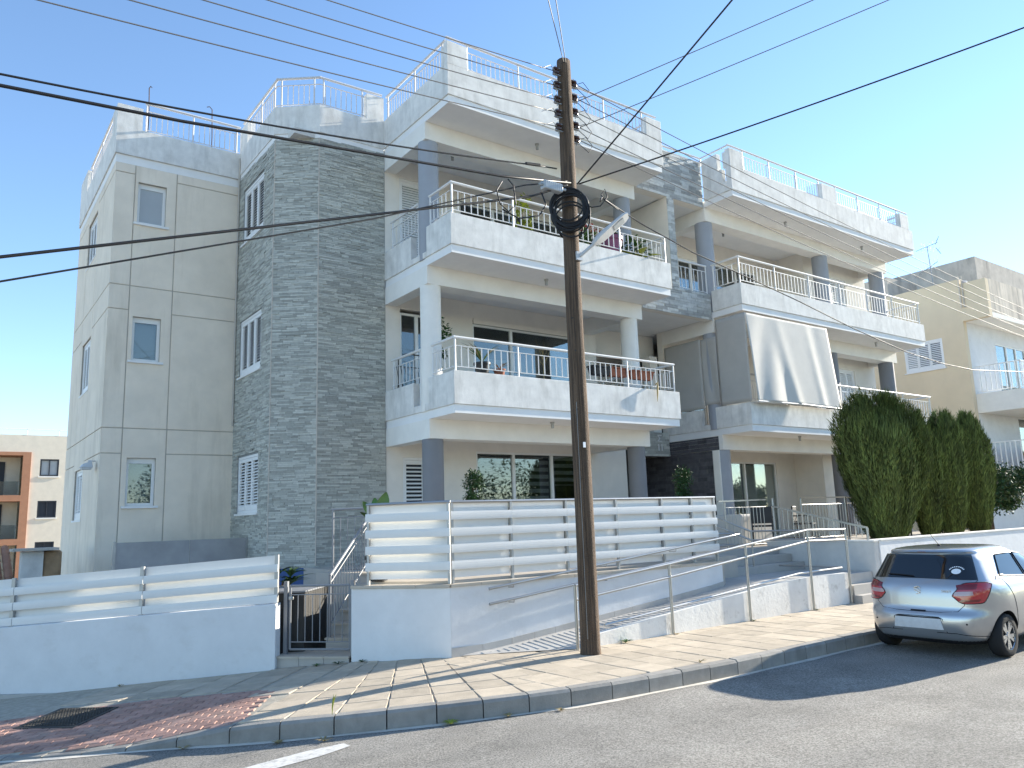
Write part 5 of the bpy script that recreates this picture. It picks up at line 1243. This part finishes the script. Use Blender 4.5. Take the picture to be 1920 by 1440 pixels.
def make_car(label, loc, sc, paint, full=True):
    car = thing('parked_car', label, 'car', loc); car.scale = (sc, sc*1.065, sc)
    b = MB(); NP = 72
    for z in CZ:
        for j in range(NP): b.v.append(tuple(car_pt(-math.pi+2*math.pi*j/NP, z)))
    for i in range(len(CZ)-1):
        for j in range(NP): b.f.append((i*NP+j, i*NP+(j+1) % NP, (i+1)*NP+(j+1) % NP, (i+1)*NP+j))
    b.f.append(tuple(reversed(range(NP)))); k = (len(CZ)-1)*NP; b.f.append(tuple(k+j for j in range(NP)))
    body = b.build('body', paint); body.data.materials.append(MATS['car_black']); fixn(body)
    cut = MB()
    WX = (.68, 3.12)
    for wx in WX:
        for s_ in (-1, 1): cut.cyl((wx, s_*.60, .29), (wx, s_*1.2, .29), .335, 40)
    co = cut.build('cutter', None)
    import bmesh
    bm = bmesh.new(); bm.from_mesh(co.data); bmesh.ops.recalc_face_normals(bm, faces=bm.faces); bm.to_mesh(co.data); bm.free()
    md = body.modifiers.new('arch', 'BOOLEAN'); md.object = co; md.operation = 'DIFFERENCE'; md.solver = 'EXACT'
    dg = bpy.context.evaluated_depsgraph_get(); me = bpy.data.meshes.new_from_object(body.evaluated_get(dg)); body.modifiers.clear(); body.data = me; bpy.data.objects.remove(co)
    for p in me.polygons:
        c = p.center
        for wx in WX:
            if abs(math.hypot(c.x-wx, c.z-.29)-.335) < .012 and abs(p.normal.y) < .5 or (abs(abs(c.y)-.60) < .01 and math.hypot(c.x-wx, c.z-.29) < .34): p.material_index = 1
        if c.z < .195: p.material_index = 1
    body.parent = car; autosmooth(body, 38)
    # glass
    def rear_win(u, v): z = 1.065+.325*v; hw = .70-.125*v; yy = (2*u-1)*hw; z2 = z-.012*(1-v)*(2*u-1)**2; return car_pt(phi_for_y(yy, z2), z2, .005)
    fixn(patch(rear_win, 24, 10).build('rear_window', 'glass_car2', car))
    def side_poly(P4, s_):
        def fn(u, v):
            a = Vector(P4[0]).lerp(Vector(P4[1]), u); d_ = Vector(P4[3]).lerp(Vector(P4[2]), u); q = a.lerp(d_, v); return car_pt(phi_for_x(q.x, q.y, s_), q.y, .005)
        return fn
    for s_ in (-1, 1):
        for P4 in (((.80, 1.09), (1.52, 1.045), (1.56, 1.37), (1.04, 1.36)), ((1.60, 1.045), (2.55, 1.045), (2.10, 1.32), (1.63, 1.37))):
            fixn(patch(side_poly(P4, s_), 10, 6).build('side_window', 'glass_car2', car))
            e = MB(); loop = [side_poly(P4, s_)(u, v) for (u, v) in [(t/8, 0) for t in range(8)]+[(1, t/6) for t in range(6)]+[(1-t/8, 1) for t in range(8)]+[(0, 1-t/6) for t in range(6)]]
            e.tube(loop, .009, 5, closed=True); e.build('window_seal', 'car_black', car)
    # tail lamps
    for s_ in (-1, 1):
        def lamp(u, v, z0=.745, z1=1.02, a=(10, 17), bnd=(46, 64), off=.010, u0=0, u1=1):
            hh_ = (z1-z0)*(1-.22*abs(2*u-1)**5); z = (z0+z1)/2+hh_*(v-.5)+.012*(u-.5); k_ = abs(2*v-.75); ph0 = math.radians(a[0]+(a[1]-a[0])*min(1.2, k_)); ph1 = math.radians(bnd[0]+(bnd[1]-bnd[0])*v); uu = u0+(u1-u0)*u; return car_pt(s_*(ph0+(ph1-ph0)*uu), z, off*(1-.7*max(0, abs(2*u-1)-.7)/.3) if off else 0)
        L1 = fixn(patch(lamp, 20, 10).build('tail_lamp', 'lamp_red', car))
        fixn(patch(lambda u, v: lamp(u, v, .852, .905, (12, 12), (34, 34), .014), 10, 3).build('reversing_lens', 'lamp_clear', L1))
        fixn(patch(lambda u, v: lamp(u, v, .93, 1.0, (15, 15), (40, 46), .0125), 10, 3).build('lamp_insert', 'lamp_dark', L1)); fixn(patch(lambda u, v: lamp(u, v, .765, .80, (15, 15), (40, 44), .0125), 10, 3).build('lamp_insert', 'lamp_dark', L1))
        e = MB(); e.tube([lamp(u, v) for (u, v) in [(t/10, 0) for t in range(10)]+[(1, t/6) for t in range(6)]+[(1-t/10, 1) for t in range(10)]+[(0, 1-t/6) for t in range(6)]], .006, 5, closed=True); e.build('lamp_seal', 'car_black', L1)
        # sensors, reflectors
        for (yy, zz) in ((.60*s_, .475),): c = car_pt(phi_for_y(yy, zz), zz, .001); MB().cyl(c, c-Vector((.004, 0, 0)), .012, 10).build('parking_sensor', 'car_black', car)
        # bumper edge crease
        e = MB(); e.tube([car_pt(s_*math.radians(t), .345-.04*max(0, (t-14)/40)**.6 if t > 14 else .345, -.001) for t in range(2, 60, 3)], .005, 5); e.build('bumper_crease', 'car_black', car)
    # panel gaps
    def seam(pts, r=.0045): e = MB(); e.tube([car_pt(phi_for_y(y, z), z, -.0005) for y, z in pts], r, 5); e.build('panel_gap', 'car_black', car)
    seam([(-.70, 1.05), (-.66, 1.0), (-.58, .90), (-.58, .72), (-.50, .635), (-.30, .618), (0, .612), (.30, .618), (.50, .635), (.58, .72), (.58, .90), (.66, 1.0), (.70, 1.05)])
    seam([(-.36, .345), (-.32, .53), (-.27, .552), (0, .556), (.27, .552), (.32, .53), (.36, .345)], .006)
    for s_ in (-1, 1):
        for pts in ([(1.0, .40), (.98, .60), (.92, .82), (.80, 1.04)], [(1.56, .30), (1.56, 1.03)], [(2.62, .34), (2.66, .95)]):
            e = MB(); dense = []
            for i in range(len(pts)-1):
                for t in range(6): dense.append(Vector(pts[i]).lerp(Vector(pts[i+1]), t/6))
            dense.append(Vector(pts[-1])); e.tube([car_pt(phi_for_x(q.x, q.y, s_), q.y, -.0005) for q in dense], .0045, 5); e.build('panel_gap', 'car_black', car)
        e = MB(); 
        for t in range(0, 3): pass
        fixn(patch(lambda u, v: car_pt(phi_for_x(.66+(-.03+.2*u)+.10*v, 1.05+.055*v, s_), 1.05+.055*v, .006), 4, 2).build('pillar_handle', 'car_black', car))
    # plate and its recess
    fixn(patch(lambda u, v: car_pt(phi_for_y((2*u-1)*(.33-.03*v), .385+.145*v), .385+.145*v, .010), 6, 3).build('licence_plate', 'plate', car))
    fixn(patch(lambda u, v: car_pt(phi_for_y((2*u-1)*.30, .525+.022*v), .525+.022*v, .004), 6, 2).build('plate_recess', 'car_black', car))
    fixn(patch(lambda u, v: car_pt(phi_for_y((2*u-1)*.10, .612+.02*v), .612+.02*v, .006), 6, 2).build('boot_handle', 'car_black', car))
    fixn(patch(lambda u, v: car_pt(phi_for_y((2*u-1)*.12, 1.405+.022*v), 1.405+.022*v, .008), 6, 2).build('high_brake_lamp', 'lamp_red', car))
    # lower valance
    fixn(patch(lambda u, v: car_pt(math.radians(-58+116*u), .192+.055*v, .002), 24, 3).build('valance', 'car_black', car))
    # wiper and aerial
    e = MB(); e.tube([car_pt(phi_for_y(y, z), z, .022) for y, z in ((.06, 1.085), (.2, 1.095), (.42, 1.105))], .008, 6); e.build('rear_wiper', 'car_black', car)
    e = MB(); e.lathe((.86, 0, 1.485), [(.03, 0), (.02, .02), (.008, .035)], 8); e.tube([(.86, 0, 1.51), (.66, 0, 1.66)], .005, 6); e.build('aerial', 'car_black', car)
    # emblem and lettering
    zc = .90; DZ = .10; xs = car_pt(0, zc, .004).x
    e = MB()
    for a_, b_ in (((-.035, .83), (.012, .845)), ((-.035, .83), (.035, .80)), ((.035, .80), (.035, .79)), ((.035, .775), (-.012, .758)), ((-.035, .806), (.035, .775)), ((.012, .845), (.035, .828))):
        e.bar((xs-.003, -a_[0]*1.25, .80+(a_[1]-.80)*1.25+DZ), (xs-.003, -b_[0]*1.25, .80+(b_[1]-.80)*1.25+DZ), .010, .012, up=(1, 0, 0))
    e.build('badge', 'rim', car)
    if full:
        me = text_mesh('SWIFT', .042, 'rim'); o = link('lettering', me, car); o.matrix_world = Matrix(((0, 0, -1, 0), (-1, 0, 0, 0), (0, 1, 0, 0), (0, 0, 0, 1))); o.location = (xs+.0, -.38, .885)
        # round sticker on the rear window
        st_ = MB(); c = (-.47, 1.165); pts = [car_pt(phi_for_y(c[0]+.055*math.cos(t), c[1]+.036*math.sin(t)), c[1]+.036*math.sin(t), .0075) for t in [i/16*2*math.pi for i in range(16)]]; st_.quad(*pts)
        for k in range(9):
            t = math.radians(25+k*16); p = (c[0]+.085*math.cos(t), c[1]+.062*math.sin(t)); st_.quad(*[car_pt(phi_for_y(p[0]+a_, p[1]+b_), p[1]+b_, .0075) for a_, b_ in ((-.008, -.006), (.008, -.006), (.008, .006), (-.008, .006))])
        st_.build('sticker', 'sticker', car)
        # seats seen through the glass
        for y in (-.36, .36): MB().box(1.5, 1.62, y-.22, y+.22, .5, 1.12).build('seat', 'car_black', car, bevel=.05); 
        MB().box(.9, 1.0, -.6, .6, .5, 1.02).build('seat', 'car_black', car, bevel=.04)
    # wheels
    for wx in WX:
        for s_ in (-1, 1):
            y0 = s_*.755
            w = MB(); prof = [(.19, -.09), (.25, -.095), (.282, -.082), (.292, -.05), (.294, 0), (.292, .05), (.282, .082), (.25, .095), (.19, .09)]
            nW = 40
            for (r, o_) in prof:
                for j in range(nW): t = 2*math.pi*j/nW; w.v.append((wx+r*math.cos(t), y0+o_, .292+r*math.sin(t)))
            for i in range(len(prof)-1):
                for j in range(nW): w.f.append((i*nW+j, i*nW+(j+1) % nW, (i+1)*nW+(j+1) % nW, (i+1)*nW+j))
            wh = fixn(w.build('wheel', 'tyre', car)); ys = y0+s_*.075
            rm = MB(); 
            for (r0, r1, d0, d1) in ((.200, .188, .012, .0), (.188, .188, .0, -.05)):
                bq = len(rm.v)
                for (r, d_) in ((r0, d0), (r1, d1)):
                    for j in range(nW): t = 2*math.pi*j/nW; rm.v.append((wx+r*math.cos(t), ys+s_*d_, .292+r*math.sin(t)))
                for j in range(nW): rm.f.append((bq+j, bq+(j+1) % nW, bq+nW+(j+1) % nW, bq+nW+j))
            for j in range(10):
                t = 2*math.pi*j/10+(.11 if j % 2 else -.11); dr = Vector((math.cos(t), 0, math.sin(t))); td = Vector((-math.sin(t), 0, math.cos(t))); c0 = Vector((wx, ys+s_*.0, .292))
                rm.hexa([c0+dr*.03-td*.018, c0+dr*.19-td*.026+Vector((0, s_*.005, 0)), c0+dr*.19+td*.026+Vector((0, s_*.005, 0)), c0+dr*.03+td*.018, c0+dr*.03-td*.018-Vector((0, s_*.02, 0)), c0+dr*.19-td*.026-Vector((0, s_*.02, 0)), c0+dr*.19+td*.026-Vector((0, s_*.02, 0)), c0+dr*.03+td*.018-Vector((0, s_*.02, 0))])
            rm.cyl((wx, ys-s_*.02, .292), (wx, ys+s_*.006, .292), .042, 14); rm.build('rim', 'rim', wh)
            MB().cyl((wx, ys-s_*.06, .292), (wx, ys-s_*.05, .292), .188, 30).build('brake_disc', 'car_black', wh)
    return car
glass('glass_car2', (.12, .135, .14), .05)
make_car('silver hatchback with red tail lamps parked at the kerb on the right', (10.14, 5.33, gp(11, 5.3)-.168), .885, 'car_silver')

# ---------------------------------------------------------------- terrace furniture
def chair(label, loc, rz, m='black_plastic'):
    t = thing('terrace_chair', label, 'chair', loc, 'dark chairs on the right terrace', rz)
    MB().box(-.24, .24, -.24, .24, .42, .46).build('seat', m, t); MB().box(-.24, .24, .21, .24, .5, .88).build('backrest', m, t, bevel=.02)
    for sx in (-1, 1):
        for sy in (-1, 1): MB().box(sx*.22-.015, sx*.22+.015, sy*.22-.015, sy*.22+.015, 0, .42 if sy < 0 else .88).build('leg', m, t)
        MB().box(sx*.23-.02, sx*.23+.02, -.24, .22, .62, .65).build('armrest', m, t)
chair('dark armchair behind the bars left of the cypress', (17.7, 11.9, ZT), .4)
chair('dark armchair on the right terrace, nearer the entrance', (15.6, 11.6, ZT), 2.2)
t = thing('covered_table', 'beige covered garden table behind the entrance railing', 'table', (15.9, 12.4, ZT)); q = MB(); q.prism([(-.6, -.45), (.6, -.45), (.65, .45), (-.62, .45)], 0, .72); q.build('cloth_cover', 'canvas', t, bevel=.05)
# wrought iron chair at the side of the first floor balcony
t = thing('iron_bench', 'black wrought iron chair behind the side rail of the first floor balcony', 'chair', (8.02, 14.45, 3.86))
q = MB(); q.tube([(-.35, 0, 0), (-.35, 0, 1.25), (-.2, 0, 1.38), (.2, 0, 1.38), (.35, 0, 1.25), (.35, 0, 0)], .014, 6); q.tube([(-.35, 0, 1.1), (.35, 0, 1.1)], .01, 6); q.tube([(-.35, -.45, 0), (-.35, -.45, .46), (-.35, 0, .46)], .014, 6); q.tube([(.35, -.45, 0), (.35, -.45, .46), (.35, 0, .46)], .014, 6)
q.build('frame', 'iron', t)
q = MB()
for k in range(-1, 8): q.tube([(-.3+.1*k, 0, .5), (-.25+.1*k, .0, .8), (-.3+.1*k, 0, 1.1)], .007, 5)
q.build('back_bars', 'iron', t); MB().box(-.35, .35, -.45, 0, .45, .48).build('seat', 'iron', t)
t = thing('folding_chair', 'dark folding chair behind the first floor railing right of the pole', 'chair', (12.0, 13.2, 3.86))
q = MB(); q.bar((-.22, -.2, 0), (-.22, .2, .85), .03, .02); q.bar((.22, -.2, 0), (.22, .2, .85), .03, .02); q.bar((-.22, .2, 0), (-.22, -.2, .5), .03, .02); q.bar((.22, .2, 0), (.22, -.2, .5), .03, .02); q.build('frame', 'iron', t); MB().box(-.22, .22, -.2, .15, .44, .47).build('seat', 'iron', t)
# dry plant hanging over the first floor parapet
t = thing('hanging_stalk', 'dark dry stalk hanging over the right end of the first floor parapet', 'plant', (12.93, 12.12, 4.50)); q = MB(); q.tube([(.1, .12, .12), (.05, .02, .14), (0, -.03, .05), (-.01, -.03, -.1), (-.02, -.02, -.3)], [.012, .016, .022, .02, .004], 6); q.build('stalk', 'leaf_dry', t)

# ---------------------------------------------------------------- yellow house on the right
Y = thing('yellow_house', 'yellow plastered house with white balconies at the right edge', 'building')
NX, NY = 32.48, 13.85
w = MB(); w.wallgrid('x', NX, NX+.25, NY, 24, -1.5, 10.6, [(14.74, 16.32, 7.17, 8.38)]); w.build('side_wall', 'yellow_wall', Y)
MB().box(NX, NX+.25, 12.85, NY, 8.87, 10.4).build('side_wall', 'yellow_wall', Y)
w = MB(); w.wallgrid('y', NY, NY+.2, NX+.25, 46, -1.5, 10.3, [(35.1, 38.0, 5.85, 8.25), (36.3, 39.2, 2.85, 5.2)]); w.build('front_wall', 'wall_white', Y)
w = MB(); w.box(NX+.25, 46, 12.85, NY+.0, 8.87, 9.05); w.build('roof_slab', 'plaster', Y)
w = MB(); w.box(NX+.25, 46, 12.85, 13.0, 9.05, 10.42); w.build('roof_parapet', 'concrete_stained', Y)
w = MB(); w.box(NX+.25, 46, 16, 23.8, 10.0, 10.3); w.build('flat_roof', 'concrete_dark', Y)
w = MB(); w.box(NX+.02, NX+2.6, 16.7, 22.0, 10.3, 11.5); w.build('roof_shed', 'concrete_dark', Y)
w = MB(); w.box(NX+3.2, 46, 14.4, 20, 10.3, 12.3); w.build('stair_tower', 'concrete_dark', Y)
louvre_window(Y, 'x', NX+.02, 14.74, 16.32, 7.17, 8.38, 3, openf=(.5, .3, .1), slat_gap=.075)
for (x0, x1, z0, z1) in ((35.1, 38.0, 5.85, 8.25), (36.3, 39.2, 2.85, 5.2)): glazed(Y, NY, x0, x1, z0, z1, (.36, .68), gm='glass_dark', depth=1.5)
for k, (zs_, mm) in enumerate(((5.95, 'white_metal'), (2.93, 'steel'))):
    MB().box(NX+.26, 46, 12.15+.0, NY-.003, zs_-.75 if k == 0 else zs_-.2, zs_-.0).build('balcony_slab', 'plaster' if k == 0 else 'concrete_stained', Y)
    rl = MB(); rl.bar((NX+.5, 12.25, zs_+1.1), (46, 12.25, zs_+1.1), .05, .04); rl.bar((NX+.5, 12.25, zs_+1.1), (NX+.5, NY, zs_+1.1), .05, .04); rl.bar((NX+.5, 12.25, zs_+.1), (46, 12.25, zs_+.1), .03, .03); rl.bar((NX+.5, 12.25, zs_+.1), (NX+.5, NY, zs_+.1), .03, .03); r_ = rl.build('railing', 'white_metal', Y)
    bm2 = MB().box(-.018, .018, -.018, .018, 0, 1.0).mesh('baluster', 'white_metal')
    for i in range(50): link('baluster', bm2, r_, (NX+.5+i*.17, 12.25, zs_+.1))
    for i in range(9): link('baluster', bm2, r_, (NX+.5, 12.25+i*.18, zs_+.1))
    if k: MB().box(NX+.55, 46, 12.32, 12.34, zs_+.1, zs_+1.05).build('reed_screen', 'leaf_dry', Y)
for yy in (14.02, 13.9): MB().cyl((NX-.03, yy-.2, 9.4), (NX-.03, yy-.2, 10.7), .03, 6).build('drain_pipe', 'concrete_stained', Y)
dsh = thing('roof_dish', 'grey satellite dish on the roof of the yellow house', 'satellite dish', (NX+.9, 14.2, 10.4)); q = MB(); q.lathe((0, 0, 0), [(.5, 0), (.46, .12), (.3, .3), (.1, .38), (0, .4)], 16); q.build('dish', 'galv', dsh, smooth=True); MB().cyl((0, 0, -.3), (0, 0, .05), .03, 8).build('mast', 'galv', dsh)
cone = thing('traffic_cone', 'pale cone standing on the roof edge of the yellow house', 'cone', (NX-.12, 18.0, 9.72)); q = MB(); q.lathe((0, 0, 0), [(.20, 0), (.20, .03), (.15, .04), (.03, .85)], 14); q.build('cone_body', 'plate', cone, smooth=True)
an = thing('tv_antenna', 'television antenna on a tall mast above the yellow house roof', 'antenna', (NX+.35, 14.95, 10.3)); an.scale = (.68, .68, .68)
autosmooth(MB().tube([(0, 0, -.5), (-.05, 0, 1.2), (-.18, 0, 3.0)], .03, 8).build('mast', 'antenna_alu', an))
q = MB(); c = Vector((-.18, 0, 2.9)); q.cyl(c+Vector((-.25, .6, -.05)), c+Vector((.3, -.5, .3)), .018, 6)
for k in range(5): f = -.3+k*.15; q.cyl(c+Vector((f*.3, -f, .1-.35)), c+Vector((f*.3, -f, .1+.3)), .008, 5)
q.build('yagi_boom', 'antenna_alu', an)
q = MB()
for z_ in (-.3, .35): q.cyl(c+Vector((-.2, -.65, z_-.1)), c+Vector((.2, -.65, z_+.2)), .01, 5); 
for sgn in (-1, 1): q.cyl(c+Vector((0, -.5, sgn*.1)), c+Vector((0, -.75, sgn*.55)), .02, 5)
q.build('reflector', 'antenna_alu', an)
q = MB(); c2 = Vector((-.10, 0, 1.75)); q.cyl(c2+Vector((-.3, .85, -.5)), c2+Vector((.15, -.4, .25)), .02, 6)
for k in range(8): f = k/7; p_ = c2+Vector((-.3, .85, -.5)).lerp(Vector((.15, -.4, .25)), f); q.cyl(p_+Vector((0, 0, -.45)), p_+Vector((0, 0, .45)), .007, 5)
q.build('yagi_elements', 'antenna_alu', an)
tag(MB().tube([(35.9, 11.9, 9.6), (31.5, 11.5, 4.2)], .014, 6).build('guy_wire', 'wire_grey'), 'thin stay wire slanting past the white balcony of the yellow house', 'wire')

# ---------------------------------------------------------------- far left: orange framed block, hut with chimney
O_ = thing('orange_framed_house', 'cream apartment house with orange balcony frame at the left edge', 'building')
YO = 66
w = MB(); w.wallgrid('y', YO, YO+.3, 5.35, 16, -1.5, 8.9, [(5.93, 7.12, 5.95, 7.18), (5.93, 7.12, 2.98, 4.18), (5.93, 7.12, .0, 1.28)]); w.wallgrid('y', YO, YO+.3, -10, 5.35, 7.66, 8.9); w.build('front_wall', 'cream_wall', O_)
MB().box(15.9, 16, YO+.3, YO+14, -1.5, 8.9).build('side_wall', 'cream_wall', O_); MB().box(-10, 15.9, YO+10, YO+10.3, -1.5, 8.9).build('rear_wall', 'cream_wall', O_); MB().box(-10, 15.9, YO+.3, YO+10, 8.5, 8.7).build('roof_slab', 'concrete_dark', O_)
w = MB(); w.box(4.85, 5.35, YO-.12, YO+.2, -1.5, 7.66); w.build('frame_pier', 'orange_wall', O_)
for z_ in (7.42, 4.55, 1.5): MB().box(-10, 4.85, YO-.12, YO+1.8, z_-(.0 if z_ > 7 else .38), z_+.24 if z_ > 7 else z_+.05).build('frame_band', 'orange_wall', O_)
for z_ in (4.62, 1.57, -1.45):
    MB().box(-10, 4.85, YO+1.8, YO+2.0, z_, z_+2.8).build('recess_wall', 'cream_wall', O_); MB().box(-10, 3.9, YO+1.72, YO+1.79, z_, z_+2.45).build('balcony_glazing', 'shutter_dark', O_)
    MB().box(-10, 4.75, YO-.05, YO-.02, z_, z_+.95).build('glass_balustrade', 'glass_dark', O_)
for k, (z0, z1) in enumerate(((5.95, 7.18), (2.98, 4.18), (0, 1.28))):
    f = MB(); f.wallgrid('y', YO+.02, YO+.1, 5.93, 7.12, z0, z1, [(6.03, 6.50, z0+.1, z1-.1), (6.56, 7.02, z0+.1, z1-.1)]); f.build('window', 'shutter_dark', O_); MB().box(5.95, 7.1, YO+.12, YO+.15, z0, z1).build('blind', 'frosted' if k == 0 else 'shutter_dark', O_); MB().box(5.85, 7.2, YO-.08, YO-.002, z0-.1, z0-.003).build('sill', 'plaster', O_)
MB().tube([(-10, YO, 9.35), (7.6, YO, 9.3)], .03, 6).build('roof_rail', 'white_metal', O_)
for x in range(-9, 8, 2): MB().cyl((x, YO, 8.9), (x, YO, 9.33), .025, 6).build('rail_post', 'white_metal', O_)
H = thing('tiled_hut', 'low hut with clay tile roof and stone chimney behind the left fence', 'hut'); H.scale = (1.2, 1.2, 1.2); H.location = (.07, .7, -.354)
MB().box(-3, 1.75, 14.6, 17.2, -1.2, .85).build('hut_wall', 'wall_grey', H)
MB().box(1.12, 1.42, 14.35, 14.75, .8, 1.47).build('chimney', 'wall_grey', H); MB().box(.98, 1.62, 14.2, 14.9, 1.48, 1.52).build('chimney_slab', 'concrete_dark', H)
q = MB(); q.prism([(1.42, 14.4), (1.68, 14.42), (1.72, 14.7), (1.5, 14.85), (1.42, 14.7)], 1.0, 1.47); autosmooth(q.build('rough_stone', 'rock', H, bevel=.04))
q = MB(); q.prism([(.9, 14.1), (1.9, 14.1), (2.05, 15.2), (.8, 15.2)], .6, .8); q.hexa([(.95, 14.15, .8), (1.9, 14.15, .8), (2.05, 15.2, .8), (.8, 15.2, .8), (1.1, 14.32, 1.02), (1.62, 14.32, 1.02), (1.62, 14.9, 1.02), (1.1, 14.9, 1.02)]); q.build('chimney_base', 'concrete_dark', H)
tlm = MB()
for j in range(7):
    a = math.pi*j/6; tlm.v += [(.07*math.cos(a), -.2, .05*math.sin(a)), (.06*math.cos(a), .2, .05*math.sin(a))]
for j in range(6): tlm.f.append((2*j, 2*j+1, 2*j+3, 2*j+2))
tlm = tlm.mesh('roof_tile', 'roof_tile')
for i in range(16):
    for j in range(6):
        o = link('roof_tile', tlm, H, (1.0-.15*i, 14.35+.34*j, .86+.12*j), (R(19), 0, 0)); 

# trees across the street, reflected in the windows
rnd = random.Random(77); q = MB()
for k in range(90):
    x = -12+k*.75+rnd.uniform(-.8, .8); y = -17+rnd.uniform(-3, 3); z = rnd.uniform(.5, 6.0)
    ball_leaves(q, (x, y, z), rnd.uniform(1.2, 2.2), 420, rnd, .09, .24, .3)
o = q.build('tree_belt', 'leaf_mid'); tag(o, 'belt of garden trees across the street, seen only in window reflections', 'trees'); o['kind'] = 'stuff'
